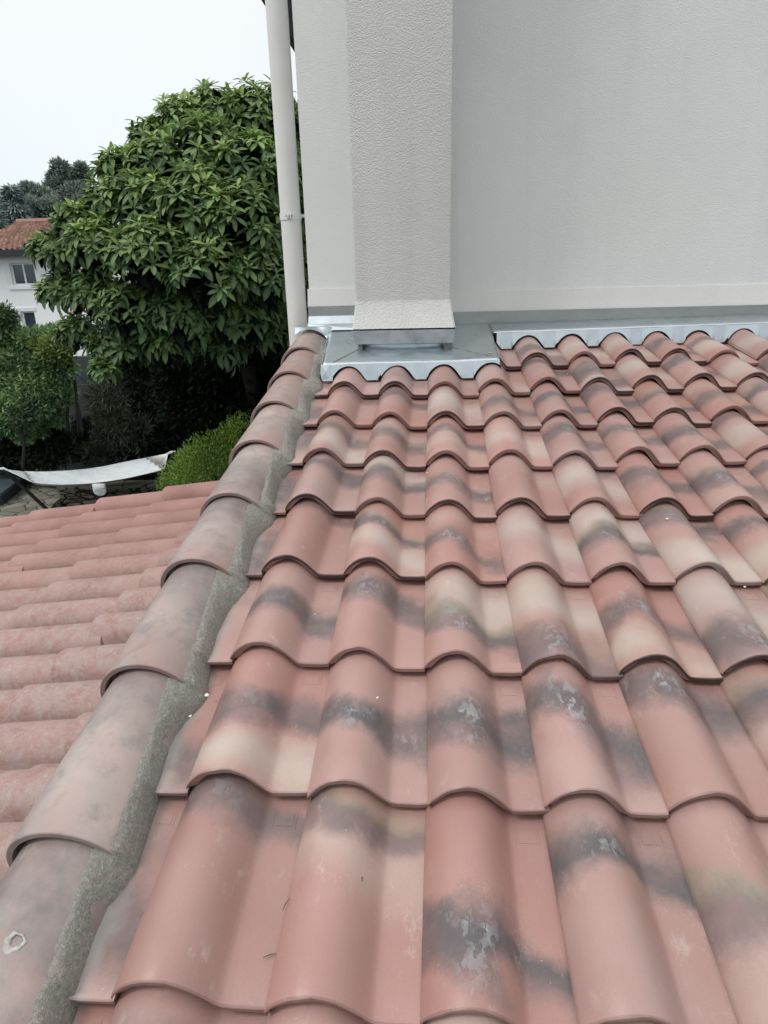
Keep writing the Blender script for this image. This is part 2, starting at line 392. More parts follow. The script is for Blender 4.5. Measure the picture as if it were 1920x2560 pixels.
def make_tile_mesh(name, prof, bot, pad=True, seed=0.0):
    bm = swept(prof, bot, ys, [tz(y) for y in ys])
    if pad:   # moulded rectangular nib pad at the head of the pan and a low rib along it
        for x0, x1, y0, y1, h in ((.172, .203, .300, .325, .0004), (.1665, .1675, .295, .33, .0007), (.2075, .2085, .295, .33, .0007)):
            z = -.0115 + tz((y0 + y1) / 2)
            Mx = Matrix.Translation((0, 0, z)) @ Matrix.Rotation(-DROP / L, 4, 'X') @ Matrix.Translation((0, -(y0 + y1) / 2, 0))
            Mx = Matrix.Translation((0, (y0 + y1) / 2, 0)) @ Mx
            box(bm, x0, x1, y0, y1, -.003, h, 0, Mx)
    for vt in bm.verts:                         # slightly uneven, chipped lower lip
        if vt.co.y < .01:
            w1 = vnoise(vt.co.x, seed * 7.7, 38) ; w2 = vnoise(vt.co.x, seed * 3.1 + 5, 150)
            vt.co.y += .0016 * w1 + .0010 * w2; vt.co.z += .0009 * w1
    bmesh.ops.recalc_face_normals(bm, faces=bm.faces)
    for f in bm.faces: f.smooth = True
    for e in bm.edges:
        if len(e.link_faces) == 2 and e.calc_face_angle(0) > R(38): e.smooth = False
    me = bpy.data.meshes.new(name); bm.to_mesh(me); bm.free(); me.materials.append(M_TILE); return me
ME_TILES = [make_tile_mesh('roof_tile', PROF, BOT, q % 3 != 0, q + 1.0) for q in range(6)]
cutp = [(.128, -.013), (.131, -.0095), (.138, -.0088)] + [(x, z) for x, z in PROF if x > .15]
cutb = [(x, -.0290) for x, z in cutp]
ME_CUT = make_tile_mesh('cut_roof_tile', cutp, cutb)

# (i, j): band_at, band_width, band, cream_at, cream_width, cream, olive, scuff   (fractions of the exposed length)
T = {
 (0,-1):(.75,.2,.55, .3,.2,0, 0,.6),(1,-1):(.2,.1,0, .4,.2,0, 0,.3),(2,-1):(.1,.1,.2, .8,.35,.95, 0,.2),(3,-1):(.1,.1,0,.8,.3,.8,0,.2),(4,-1):(.2,.1,.3,.7,.3,.4,0,.2),
 (-1,0):(.52,.28,.85,.5,.2,0,0,.4),(0,0):(.97,.13,.8, .5,.2,0, 0,.5),(1,0):(1.0,.12,.75, .78,.25,.5, .6,.2),(2,0):(.40,.15,.95, .5,.2,0, 0,1.2),(3,0):(.76,.15,.95, .5,.2,0, 0,1.1),(4,0):(.40,.17,.7, .15,.3,.35, .8,.7),(5,0):(.5,.1,.4,.3,.3,.5,.5,.3),
 (-1,1):(.42,.22,.9, .1,.2,.1,0,.8),(0,1):(.60,.15,.92, .18,.26,.95, 0,.35),(1,1):(.58,.17,.95, .5,.2,0, 0,1.2),(2,1):(.56,.17,.92, .85,.2,.15, 0,1.3),(3,1):(.66,.22,.9, .2,.2,.15, 0,1.3),(4,1):(.86,.16,.85, .5,.3,.1, 0,1.2),(5,1):(.76,.16,.9, .45,.22,.7, .6,.5),(6,1):(.5,.1,.8,.3,.3,.5,.5,.3),
 (-1,2):(.95,.1,.3,.5,.2,0,0,.1),(0,2):(.50,.15,.88, .85,.25,.15, .15,.35),(1,2):(.78,.13,.85, .5,.2,0, 0,.8),(2,2):(.42,.13,.8, .82,.35,.95, .9,.9),(3,2):(.16,.2,.8, .72,.32,.95, .25,1.1),(4,2):(.50,.13,.8, .18,.2,.8, -.0,.9),(5,2):(.20,.18,.78, .75,.42,.95, .1,1.2),(6,2):(.8,.15,.9,.4,.3,.4,.6,.5),
 (-1,3):(.55,.4,.85,.5,.2,.2,0,1.2),(0,3):(1.0,.10,.6, .5,.2,0, 0,.2),(1,3):(.74,.11,.85, .42,.26,.9, .5,.7),(2,3):(.42,.13,.82, .9,.2,.3, 0,1.0),(3,3):(.5,.1,.0, .65,.3,.85, 0,.3),(4,3):(.52,.13,.88, .85,.3,.95, .75,.7),(5,3):(.93,.13,.8, .25,.36,.98, .3,.4),(6,3):(.72,.13,.85, .2,.3,.8, 0,1.),
 (-1,4):(.55,.3,.8,.3,.2,.3,0,.8),(0,4):(.88,.13,.8, .5,.2,0, 0,.4),(1,4):(.62,.12,.8, .92,.2,.9, .45,.4),(2,4):(.52,.15,.8, .5,.2,0, 0,1.),(3,4):(.5,.1,.0, .9,.2,.3, 0,.3),(4,4):(1.0,.1,.6, .55,.35,.95, 0,.1),(5,4):(.62,.16,.8, .5,.2,0, 0,.5),(6,4):(.52,.14,.85, .1,.2,.2, .3,.5),(7,4):(.75,.12,.85,.3,.3,.5,0,.5),
 (-1,5):(.7,.3,.7,.3,.3,.5,0,.6),(0,5):(.75,.16,.75, .35,.3,.85, .2,.3),(1,5):(.66,.14,.7, .9,.2,.5, .5,.4),(2,5):(.70,.15,.75, .4,.3,.45, .1,.5),(3,5):(1,.08,.3, .5,.4,.9, .1,.1),(4,5):(.64,.15,.85, .5,.2,0, 0,.6),(5,5):(.66,.15,.85, .2,.2,.1, 0,.8),(6,5):(.52,.17,.85, .5,.2,0, 0,.4),(7,5):(.85,.11,.7, .45,.3,.7, 0,.5),
 (-1,6):(.6,.3,.75,.3,.2,.2,0,.5),(0,6):(.95,.12,.5, .5,.2,.1, 0,.1),(1,6):(.82,.14,.75, .5,.2,0, 0,.2),(2,6):(.98,.1,.25, .55,.35,.85, 0,.1),(3,6):(.52,.16,.75, .05,.2,.3, .2,.4),(4,6):(.62,.17,.85, .5,.2,0, 0,.5),(5,6):(.80,.16,.85, .5,.2,0, 0,.5),(6,6):(.66,.14,.8, .1,.2,.2, .2,.6),(7,6):(.45,.18,.8, .9,.2,.4, .2,.4),(8,6):(.7,.12,.9,.3,.3,.4,.4,.4),
 (-1,7):(.5,.1,.3,.5,.2,0,0,.1),(0,7):(.5,.1,.0, .5,.2,0, 0,.1),(1,7):(.55,.14,.35, .1,.2,.3, .2,.4),(2,7):(.5,.1,.0, .5,.2,.0, 0,.1),(3,7):(.5,.1,.0, .35,.3,.65, 0,.1),(4,7):(.85,.14,.8, .3,.2,.2, 0,.1),(5,7):(.52,.2,.8, .1,.2,.6, .1,.4),(6,7):(.2,.1,.1, .7,.32,.8, 0,.1),(7,7):(.74,.13,.85, .2,.2,.2, 0,.6),(8,7):(.98,.1,.3, .38,.3,.8, 0,.1),(9,7):(.7,.12,.9,.3,.3,.4,.4,.4),
 (4,8):(.42,.22,.7, .8,.2,.5, 0,.3),(5,8):(.98,.1,.5, .5,.3,.8, .1,.1),(6,8):(.98,.08,.3, .6,.35,.7, .1,.1),(7,8):(.62,.16,.8, .1,.2,.1, 0,.1),(8,8):(.8,.12,.75, .45,.3,.8, 0,.1),(9,8):(.2,.1,0, .6,.3,.7, 0,.1)}

roof = empty('tiled_roof', tuple(roofp(0, 1.4, -.05)), 'newly laid roof of flamed terracotta tiles sloping up to the grey rendered wall', 'roof')
def set_props(o, key, vals, ln, seed):
    ba, bw, b, ca, cw, c, ol, sf = vals
    o['band_at'] = float(ba * ln); o['band_width'] = float(bw * ln * 1.3); o['band'] = float(b); o['cream_at'] = float(ca * ln); o['cream_width'] = float(cw * ln * 1.2)
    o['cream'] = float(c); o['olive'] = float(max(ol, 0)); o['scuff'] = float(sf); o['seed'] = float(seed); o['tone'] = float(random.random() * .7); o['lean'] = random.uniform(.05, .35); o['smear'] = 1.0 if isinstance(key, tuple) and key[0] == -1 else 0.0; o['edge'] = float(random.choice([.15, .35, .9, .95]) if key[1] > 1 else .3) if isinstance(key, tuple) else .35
for j in range(8, -2, -1):
    for i in range(-1, 11):
        x, v = POS[i, j]
        vis = {-1: 5, 0: 5, 1: 6, 2: 6, 3: 7, 4: 8, 5: 8, 6: 9, 7: 9, 8: 10}[j]
        if i > vis: continue
        if j == 8 and i < 3: continue
        vals = T.get((i, j), (random.uniform(.4, .9), .13, random.choice([.85, .8, 0]), random.uniform(.2, .9), .25, random.choice([0, .7]), 0, .4))
        o = bpy.data.objects.new('roof_tile', ME_CUT if i == -1 else ME_TILES[(i * 5 + j * 3 + 7) % 6]); col.objects.link(o)
        hh = .0025 * math.sin(i * 2.1 + j * 1.7) if j >= 0 else 0
        if (i, j) == (0, 0): hh = .002
        nx, nv = POS.get((i, j + 1), (x, v + L))
        yaw = -(nx - x) / L if j < 8 else 0
        yaw = max(-.014, min(.014, yaw))
        m4 = Matrix.Translation(tuple(roofp(x, v, hh))) @ M_ROOF @ Matrix.Rotation(yaw, 4, 'Z') @ Matrix.Rotation(random.uniform(-.011, .011), 4, 'Y') @ Matrix.Rotation(random.uniform(-.005, .004), 4, 'X')
        gap = (POS[i + 1, j][0] - x) / W if (i + 1, j) in POS and i >= 0 else 1.0
        if (i + 1, j + 1) in POS and i >= 0: gap = max(gap, (POS[i + 1, j + 1][0] - POS[i, j + 1][0]) / W)
        m4 = m4 @ Matrix.Diagonal((min(max(gap, .97), 1.12) * (1 - random.uniform(-.001, .004)), 1, 1, 1))
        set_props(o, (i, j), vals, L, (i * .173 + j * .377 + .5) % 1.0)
        if j in (3, 5) and i == 3: o['tone'] = 0.0
        place(o, m4, roof)
        tag(o, group='flamed tiles of the roof')
# boarding under the tiles
bm = bmesh.new(); box(bm, -.735, 2.45, -.5, 3.38, -.09, -.052, 0, Matrix.Translation(tuple(O * [0, 1, 1])) @ M_ROOF)
from_bm('roof_boarding', bm, M_DARK, roof, smooth=False)

# ridge caps along the left edge
CR = .115
def cap_mesh():
    bm = bmesh.new(); n = 22
    def ring(y, r, zc, th, a0=-8, a1=188):
        o_, i_ = [], []
        for k in range(n + 1):
            a = R(a0 + (a1 - a0) * k / n)
            o_.append(bm.verts.new((-math.cos(a) * r, y, math.sin(a) * r + zc))); i_.append(bm.verts.new((-math.cos(a) * (r - th), y, math.sin(a) * (r - th) + zc)))
        return o_, i_
    rings = [ring(0, CR - .002, -.045, .0095), ring(.002, CR, -.045, .012), ring(.12, CR - .003, -.0475, .012), ring(.25, CR - .006, -.052, .012), ring(.38, CR - .009, -.057, .012), ring(.45, CR - .011, -.060, .012)]
    for (a, ai), (b, bi) in zip(rings, rings[1:]):
        for k in range(n):
            bm.faces.new((a[k], a[k + 1], b[k + 1], b[k])); bm.faces.new((ai[k + 1], ai[k], bi[k], bi[k + 1]))
        for k in (0, n): bm.faces.new((a[k], b[k], bi[k], ai[k]))
    for (a, ai) in (rings[0], rings[-1]):
        for k in range(n): bm.faces.new((a[k], a[k + 1], ai[k + 1], ai[k]))
    bmesh.ops.recalc_face_normals(bm, faces=bm.faces)
    for f in bm.faces: f.smooth = True
    for e in bm.edges:
        if len(e.link_faces) == 2 and e.calc_face_angle(0) > R(40): e.smooth = False
    me = bpy.data.meshes.new('ridge_cap'); bm.to_mesh(me); bm.free(); me.materials.append(M_CAP); return me
ME_CAP = cap_mesh()
CAPV = [-.19, .211, .610, 1.012, 1.372, 1.764, 2.14, 2.50, 2.86]
CAPX = [-.646, -.651, -.652, -.652, -.650, -.656, -.661, -.666, -.670]
CT = [(.85,.42,.75,.35,.4,.35,0,.3),(1.0,.25,.55,.35,.6,.75,.2,.3),(.98,.28,.6,.58,.4,.7,.4,.2),(.85,.28,.75,.45,.5,.6,.5,.6),(.35,.25,.65,.8,.4,.7,.6,.5),(.5,.2,.2,.75,.5,.6,0,.3),(.5,.2,.0,.5,.2,.2,0,.5),(.5,.2,.1,.5,.3,.3,0,.3),(.5,.2,.15,.5,.5,.5,0,.3)]
for k, (v, x) in enumerate(zip(CAPV, CAPX)):
    o = bpy.data.objects.new('ridge_cap', ME_CAP); col.objects.link(o)
    m4 = Matrix.Translation(tuple(roofp(x, v, 0.0))) @ M_ROOF @ Matrix.Rotation(R(-.4), 4, 'Z') @ Matrix.Rotation(R(random.uniform(-1.5, 1.5)), 4, 'Y')
    set_props(o, k, CT[k], .38, .09 * k + .02); o['lean'] = .25
    place(o, m4, roof)
    tag(o, group='half-round caps along the roof edge')
    if k == 0:
        bmp = bmesh.new(); V0 = []
        for a in range(30):
            th = 2 * math.pi * a / 30
            for rr in (.0085, .0155):
                wv = rr * (1 + .08 * math.sin(3 * th + 1) + .06 * math.sin(7 * th)); of = .0028 if rr < .01 else 0; V0.append((wv * math.cos(th) + .016 + of, .0, wv * math.sin(th) + of))
        pv = []
        for q in range(0, 60, 2):
            for s in (0, 1):
                X_, _, Y_ = V0[q + s]
                yy_ = .235 + Y_; rr_ = CR - .0058 + .0009 + .0006 * (s == 0)
                zz_ = math.sqrt(rr_ ** 2 - (X_ - .0) ** 2) - .0515; pv.append(bmp.verts.new((X_, yy_, zz_)))
        for q in range(0, 60, 2):
            a, b, c, d = pv[q], pv[q + 1], pv[(q + 3) % 60], pv[(q + 2) % 60]; bmp.faces.new((a, b, c, d))
        s_ = from_bm('plaster_ring', bmp, M_PLASTER, None); thick(s_, .001)
        s_.parent = o
        tag(s_, 'round white plaster mark on the grey cap')

# mortar bedding between caps and first pans
bm = bmesh.new(); rows = []
nv_ = 900; NU = 34
for a in range(nv_):
    v = -.45 + 3.62 * a / (nv_ - 1)
    k = max([0] + [q for q, c in enumerate(CAPV) if c <= v]); nxt = CAPV[k + 1] if k + 1 < len(CAPV) else CAPV[k] + .38
    kx = CAPX[k] + .004
    p = min(max((v - CAPV[k]) / (nxt - CAPV[k]), 0), 1)
    q_ = min(abs(v - c) for c in CAPV)
    j_ = max([-1] + [j for j in range(-1, 9) if POS[-1, j][1] <= v]); fr = min(max((v - POS[-1, j_][1]) / L, 0), 1.05)
    near1 = min(1, fr / .05)
    dxi = .098 - .036 * p + .003 * vnoise(v, 3, 40); xi = kx - .004 + dxi
    rc, zc = CR - .0105 * p, -.0455 - .0135 * p
    def capz(x): d_ = min(abs(x - kx + .004), rc - .0001); return math.sqrt(rc * rc - d_ * d_) + zc
    hi = capz(xi) + .0055
    xi_ = CAPX[k] + .098 - .036 * p
    xo = -.546 + .014 * min(1, max(v, 0) * 1.2) + .019 * math.exp(-(q_ / .055) ** 2) - .010 * math.exp(-((p - .6) / .22) ** 2) + .005 * vnoise(v, 0, 9) + .003 * vnoise(v, 5, 34)
    xo = max(xo + .002, xi_ + .031)
    ho = -.0118 - .029 * (fr * near1 + (1 - near1) * 1.0 * 0) + .0015
    row = []
    for b in range(NU):
        s = b / (NU - 1)
        if s < .1: x = xi - .016 * (1 - s / .1); h = capz(x) + .0055 - .012 * (1 - s / .1)
        else:
            t = (s - .1) / .9; x = xi + (xo - xi) * t; h = hi + (ho - hi) * t ** 1.1 + .010 * math.sin(math.pi * t) * (.8 + .5 * vnoise(v, 9, 6)); h = max(h, capz(x) + .0045 if x < kx + rc - .008 and t < .6 else -9)
            h += (.0026 * vnoise(x, v, 50) + .0022 * vnoise(x, v, 120) + .0016 * vnoise(x, v, 260)) * min(1, t * 5)
            if t > .93: h -= (t - .93) * .06
        row.append(roofp(x, v, h))
    rows.append(row)
sheet(bm, rows)
mo = from_bm('mortar_bedding', bm, M_MORTAR, roof, ang=80)

# ------------------------------------------------------------------ lower roof on the left
w_l = .2
Al = np.array([-0.12831239, -0.99029944, -0.05331928]); Bl = np.array([0.96857144, -0.13668609, 0.20781308]); Nl = np.array([-0.21308518, -0.02497854, 0.97671428])
Ol = np.array([-12.69363826, 19.5103529, -7.21374825]) * w_l
LL = 2.4310762455795287 * w_l
s_ = 640 / 1659
LG = {0:{0:(205,305),1:(640,225),2:(1070,150)},1:{0:(90,385),1:(535,320),2:(985,255)},2:{1:(410,400),2:(885,335)},3:{1:(255,500),2:(780,425)},4:{1:(90,600),2:(640,535),3:(1165,445)},5:{2:(490,640),3:(1060,555)},6:{2:(330,775),3:(940,685)},7:{2:(120,930),3:(800,825)},8:{3:(620,995)},9:{3:(385,1220)},10:{3:(130,1465)},11:{4:(480,1660)},12:{4:(150,2010)}}
LP = {}
for r_, d in LG.items():
    for c_, q in d.items():
        dd = WM @ np.array([(q[0] * s_ - 960) / F, (1160 + q[1] * s_ - 1280) / F, 1.0]); p = dd * ((Ol @ Nl) / (dd @ Nl))
        LP[r_, c_] = ((p - Ol) @ Al, (p - Ol) @ Bl)
A_ = []; bx, by = [], []
for (r_, c_), (a, b) in LP.items(): A_.append([1, r_, c_, r_ * r_, r_ * c_]); bx.append(a); by.append(b)
ca = np.linalg.lstsq(np.array(A_, float), np.array(bx), rcond=None)[0]; cb = np.linalg.lstsq(np.array(A_, float), np.array(by), rcond=None)[0]
def lpos(r_, c_):
    f = np.array([1, r_, c_, r_ * r_, r_ * c_]); return f @ ca, f @ cb
lroof = empty('lower_tiled_roof', tuple(Ol + Al * 1.2 + Bl * .5), 'lower roof of old weathered red tiles running left of the ridge caps', 'roof')
lt = []
for k in range(13):
    a = R(4 + 172 * k / 12); lt.append((-math.cos(a) * .082, math.sin(a) * .074 - .074))
lt = [(-.086, -.078)] + lt + [(.086, -.076), (.092, -.078), (.112, -.078)]
lb = clampx(offset_down(lt, .016), lt)
ME_LT = None
LTL = LL + .05
ysl = [.0015, .12, .25, .38, LTL]
bm = swept(lt, lb, ysl, [-.022 * y / LL for y in ysl])
bmesh.ops.recalc_face_normals(bm, faces=bm.faces)
for f in bm.faces: f.smooth = True
for e in bm.edges:
    if len(e.link_faces) == 2 and e.calc_face_angle(0) > R(40): e.smooth = False
ME_LT = bpy.data.meshes.new('old_roof_tile'); bm.to_mesh(ME_LT); bm.free(); ME_LT.materials.append(M_OLD)
for r_ in range(0, 15):
    for c_ in range(-1, 6):
        a, b = LP.get((r_, c_), lpos(r_, c_))
        p = Ol + Al * a + Bl * b
        an, bn = lpos(r_ + .0, c_ + 1.0); a0, b0 = lpos(r_, c_)
        if (p + Bl * .1)[0] > -.83: continue
        q_ = p[0] / p[1] if p[1] > 0 else 0
        if p[1] > .2 and (p + Bl * LTL)[0] / (p + Bl * LTL)[1] < -.80: continue
        yaw = -(an - a0) / LL
        Mx = Matrix(((Al[0], Bl[0], Nl[0], p[0]), (Al[1], Bl[1], Nl[1], p[1]), (Al[2], Bl[2], Nl[2], p[2]), (0, 0, 0, 1)))
        o = bpy.data.objects.new('roof_tile', ME_LT); col.objects.link(o)
        m4 = Mx @ Matrix.Rotation(yaw, 4, 'Z') @ Matrix.Rotation(random.uniform(-.03, .03), 4, 'Y')
        place(o, m4, lroof)
        o['age'] = float(np.clip((r_ - 1.5) / 6, 0.05, 1)); tag(o, group='old red tiles of the lower roof')
ML = Matrix(((Al[0], Bl[0], Nl[0], Ol[0]), (Al[1], Bl[1], Nl[1], Ol[1]), (Al[2], Bl[2], Nl[2], Ol[2]), (0, 0, 0, 1)))
bm = bmesh.new(); box(bm, -.02, 3.1, -.9, 1.62, -.17, -.112, 0, ML); from_bm('roof_boarding', bm, M_DARK, lroof, smooth=False)

# ------------------------------------------------------------------ house wall, chimney breast
TW = .05                                  # wall runs slightly askew to the tile courses
def wy(x): return 3.885 + TW * (x - .45)
hx0 = at(771, 700, 3.83)[0]
house = empty('rendered_house', (hx0, 3.9, -4.6), 'tall grey rendered house wall with projecting chimney breast above the roof', 'house')
rot = math.atan(TW)
MW = Matrix.Translation((.45, 3.885, 0)) @ Matrix.Rotation(rot, 4, 'Z')
def wl(x): return (x - .45) / math.cos(rot)
bm = bmesh.new(); box(bm, wl(hx0), 5.2, 0, 4.5, -4.6, 2.25, .006, MW); from_bm('wall', bm, M_WALL, house)
zb_top = at(1139, 729, 3.85)[2]; zb_bot = at(1139, 781, 3.85)[2]
bm = bmesh.new()
def band(bm, x0, x1, z0, z1, out0, out1):   # profile strip in front of the wall
    hexa(bm, [MW @ Vector(p) for p in ((wl(x0), -out0, z0), (wl(x1), -out0, z0), (wl(x1), .01, z0), (wl(x0), .01, z0), (wl(x0), -out1, z1), (wl(x1), -out1, z1), (wl(x1), .01, z1), (wl(x0), .01, z1))])
band(bm, -.1, 3.6, zb_bot, zb_top, .046, .014)
band(bm, hx0 - .006, -.101, at(830, 767, 3.8)[2], at(830, 722, 3.8)[2], .046, .014)
from_bm('plinth', bm, M_PLINTH, house, smooth=False)
# breast
YB = 3.43
pl, pr_ = at(889, 758, YB), at(1126, 758, YB)
zt = pl[2]
bm = bmesh.new()
box(bm, pl[0], pr_[0], YB, 3.9, zt - .02, 2.6, .018)
br = from_bm('chimney_breast', bm, M_BREAST, house)
yl, yr_ = at(882, 826, YB - .045), at(1137, 822, YB - .045)
bm = bmesh.new(); a0 = at(889, 758, YB - .004); a1 = at(1126, 758, YB - .004); zb = (yl[2] + yr_[2]) / 2
nsk = 14; rows = []
for k in range(nsk + 1):
    s = k / nsk; e_ = s ** 1.25
    z = a0[2] + .006 + (zb - a0[2]) * s
    xl_ = a0[0] - .003 + (yl[0] - a0[0]) * e_; xr_ = a1[0] + .003 + (yr_[0] - a1[0]) * e_; yf = YB - .004 - .045 * e_
    rows.append([(xl_, 3.9, z), (xl_, yf + .008, z), (xl_ + .008, yf, z)] + [(xl_ + (xr_ - xl_) * t / 12, yf, z) for t in range(1, 12)] + [(xr_ - .008, yf, z), (xr_, yf + .008, z), (xr_, 3.9, z)])
V_ = sheet(bm, rows)
bm.faces.new([V_[-1][k] for k in range(len(V_[-1]))]); bm.faces.new([V_[0][k] for k in range(len(V_[0]))][::-1])
from_bm('breast_skirt', bm, M_SKIRT, br)
# roof of the house, above the frame, with its overhanging eave down the left side
ea = at(727, 86, 5.2); gx = at(665, 0, 3.93)[0]
zE = 1.45
def sidept(px, py, z):
    d = WM @ np.array([(px - 960) / F, (py - 1280) / F, 1.0]); return d * (z / d[2])
p1 = sidept(729, 93, zE)
bm = bmesh.new(); box(bm, p1[0], hx0 + .02, 4.25, 8.3, zE, zE + .16); from_bm('eave', bm, M_EAVE, house, smooth=False)
bm = bmesh.new(); box(bm, p1[0] - .03, p1[0] - .001, 4.25, 8.35, zE - .02, zE + .2); from_bm('fascia', bm, M_DARK, house, smooth=False)
# gable wall that carries the ridge caps and closes the house below
bm = bmesh.new()
g0, g1 = roofp(-.75, -.6, -.10), roofp(-.75, 3.3, -.10)
hexa(bm, [(-.735, g0[1], -4.6), (-.62, g0[1], -4.6), (-.62, g1[1], -4.6), (-.735, g1[1], -4.6), (-.735, g0[1], g0[2]), (-.62, g0[1], g0[2]), (-.62, g1[1], g1[2]), (-.735, g1[1], g1[2])])
from_bm('gable_wall', bm, M_PLINTH, house, smooth=False)

# ------------------------------------------------------------------ zinc flashings
zf = empty('zinc_flashing', tuple(roofp(-.1, 2.9, .05)), 'shiny zinc flashing dressed round the chimney breast and along the wall foot', 'flashing')
tl, tr = on_roof(807, 913), on_roof(1250, 898)
xs0, xs1 = -.525, .325
VF = 2.635; VB = 3.28
def bumpy(x, v, a=.0025): return a * vnoise(x, v, 5) + a * .4 * vnoise(x, v, 14)
HF = .051
bm = bmesh.new(); rows = []
for a in range(14):
    t = a / 13; v = VF + (VB - VF) * t; row = []
    x0 = -.525 - .045 * t; x1 = .322 - .005 * t
    for b in range(40):
        u = b / 39; row.append(roofp(x0 + (x1 - x0) * u, v + .035 * (u - .5) * (1 - t), HF + .004 * t + bumpy(x0 + (x1 - x0) * u, v)))
    rows.append(row)
sheet(bm, rows); thick(from_bm('zinc_tray', bm, M_ZINC, zf), .0015)
def drip(name, x0, x1, vfun, hf, lean, jrow, parent, mat=M_ZINC, n=260, low=-.006):
    """front drip dressed down between the tile barrels"""
    bm = bmesh.new(); top, bot = [], []
    for b in range(n + 1):
        x = x0 + (x1 - x0) * b / n; v = vfun(x)
        # nearest tile in that course
        best = min(range(-1, 11), key=lambda i: abs(POS[i, jrow][0] + W / 2 - x))
        xo, vo = POS[best, jrow]; lx = x - xo
        th = tile_h(min(max(lx, 0), .2249)) + tz(v - lean - vo)
        if best == -1: th = -.0115 + tz(v - lean - vo)
        # smooth scallops: take the upper envelope around
        for q in np.linspace(-.010, .010, 8):
            if best == -1 or (best == 0 and lx + q < 0): continue
            th = max(th, tile_h((lx + q) % W) - (.022 - math.sqrt(.022 ** 2 - q * q)) + tz(v - lean - vo))
        hb = min(max(th + .006, low + tz(v - lean - vo) + .004), hf - .0035)
        f = (hf - hb) / (hf + .02)
        top.append(roofp(x, v, hf + bumpy(x, v))); bot.append(roofp(x, v - lean * min(1, f * 1.1), hb))
    mid = [(a * .5 + b * .5) for a, b in zip(top, bot)]
    sheet(bm, [top, mid, bot]); return thick(from_bm(name, bm, mat, parent, smooth=False), .0014)
drip('tray_drip', xs0, .322, lambda x: VF + .035 * ((x + .525) / .847 - .5) - .0008, HF + .002, .030, 7, zf)
# rolled left edge and folded corner of the tray
bm = bmesh.new(); tube(bm, [roofp(-.527 - .045 * t, VF - .017 + (VB - VF) * t, HF + .003) for t in np.linspace(0, 1, 9)], .0022, 8); from_bm('rolled_edge', bm, M_ZINC, zf)
bm = bmesh.new()
P0 = [roofp(-.530, VF - .018, HF + .003), roofp(-.488, VF - .018, HF + .004), roofp(-.484, VF - .032, .022), roofp(-.497, VF - .046, -.006), roofp(-.529, VF - .046, -.010), roofp(-.534, VF - .030, .022)]
vs = [bm.verts.new(tuple(p)) for p in P0]; c = bm.verts.new(tuple(roofp(-.507, VF - .036, .026)))
for k in range(6): bm.faces.new((vs[k], vs[(k + 1) % 6], c))
thick(from_bm('folded_corner', bm, M_ZINC, zf, smooth=False), .001)
bm = bmesh.new()   # left side flange of the tray falling to the mortar; right side flange falling to the tiles
sheet(bm, [[roofp(-.527 - .045 * t, VF - .017 + (VB - VF) * t, HF) for t in np.linspace(0, 1, 9)], [roofp(-.545 - .04 * t, VF - .02 + (VB - VF) * t, -.02) for t in np.linspace(0, 1, 9)]])
thick(from_bm('side_flange', bm, M_ZINC, zf, smooth=False), .0015)
bm = bmesh.new()
sheet(bm, [[roofp(.3225 - .005 * t, VF + .017 + (3.08 - VF) * t, HF + .001) for t in np.linspace(0, 1, 9)], [roofp(.342 - .005 * t, VF + .0 + (3.08 - VF) * t, -.014) for t in np.linspace(0, 1, 9)]])
thick(from_bm('side_flange', bm, M_ZINC, zf, smooth=False), .0015)
# right hand apron
def vr(x): return 3.098 + .055 * (x - .42)
bm = bmesh.new(); rows = []
for a in range(5):
    t = a / 4; rows.append([roofp(x, vr(x) + .172 * t, .047 + .004 * t + .003 + bumpy(x, t, .0015)) for x in np.linspace(.305, 2.5, 60)])
sheet(bm, rows); thick(from_bm('wall_apron', bm, M_ZINC, zf), .0015)
drip('apron_drip', .345, 2.45, lambda x: vr(x) - .0008, .050, .030, 8, zf, n=560)
bm = bmesh.new()   # upstand in the shade below the cover strip
def wp(x, out, z): return MW @ Vector((wl(x), -out, z))
zr = lambda x: roofp(x, vr(x) + .174, .048)
rows = [[zr(x) for x in np.linspace(.305, 2.5, 12)], [np.array(zr(x)) + np.array([0, .004, .042]) for x in np.linspace(.305, 2.5, 12)]]
sheet(bm, rows); thick(from_bm('upstand', bm, M_ZINC, zf), .0015)
# cover strips on the wall: right and left of the breast
zc0 = at(1280, 806, 3.82)[2]
bm = bmesh.new()
for x0, x1 in ((pr_[0] + .012, 3.4),):
    sheet(bm, [[wp(x, .050, zb_bot + .004) for x in (x0, x1)], [wp(x, .056, zb_bot - .060) for x in (x0, x1)], [wp(x, .048, zb_bot - .063) for x in (x0, x1)]])
thick(from_bm('cover_strip', bm, M_ZDULL, zf, smooth=False), .0015)
x0 = hx0 - .004; x1 = pl[0] + .03
zl_ = at(830, 791, 3.8)[2]; zl2 = at(830, 766, 3.8)[2]
bm = bmesh.new(); sheet(bm, [[wp(x, .050, zl2 + .003) for x in (x0, x1)], [wp(x, .055, zl_) for x in (x0, x1)]]); thick(from_bm('cover_strip', bm, M_ZDULL, zf, smooth=False), .0015)
zl3 = at(830, 810, 3.74)[2]
bm = bmesh.new(); sheet(bm, [[wp(x, .053, zl_ + .004) for x in (x0, x1)], [wp(x, .085, zl3) for x in (x0, x1)], [tuple(roofp(x, 3.16, HF + .010)) for x in (x0, x1)]]); thick(from_bm('upstand', bm, M_ZINC, zf, smooth=False), .0015)
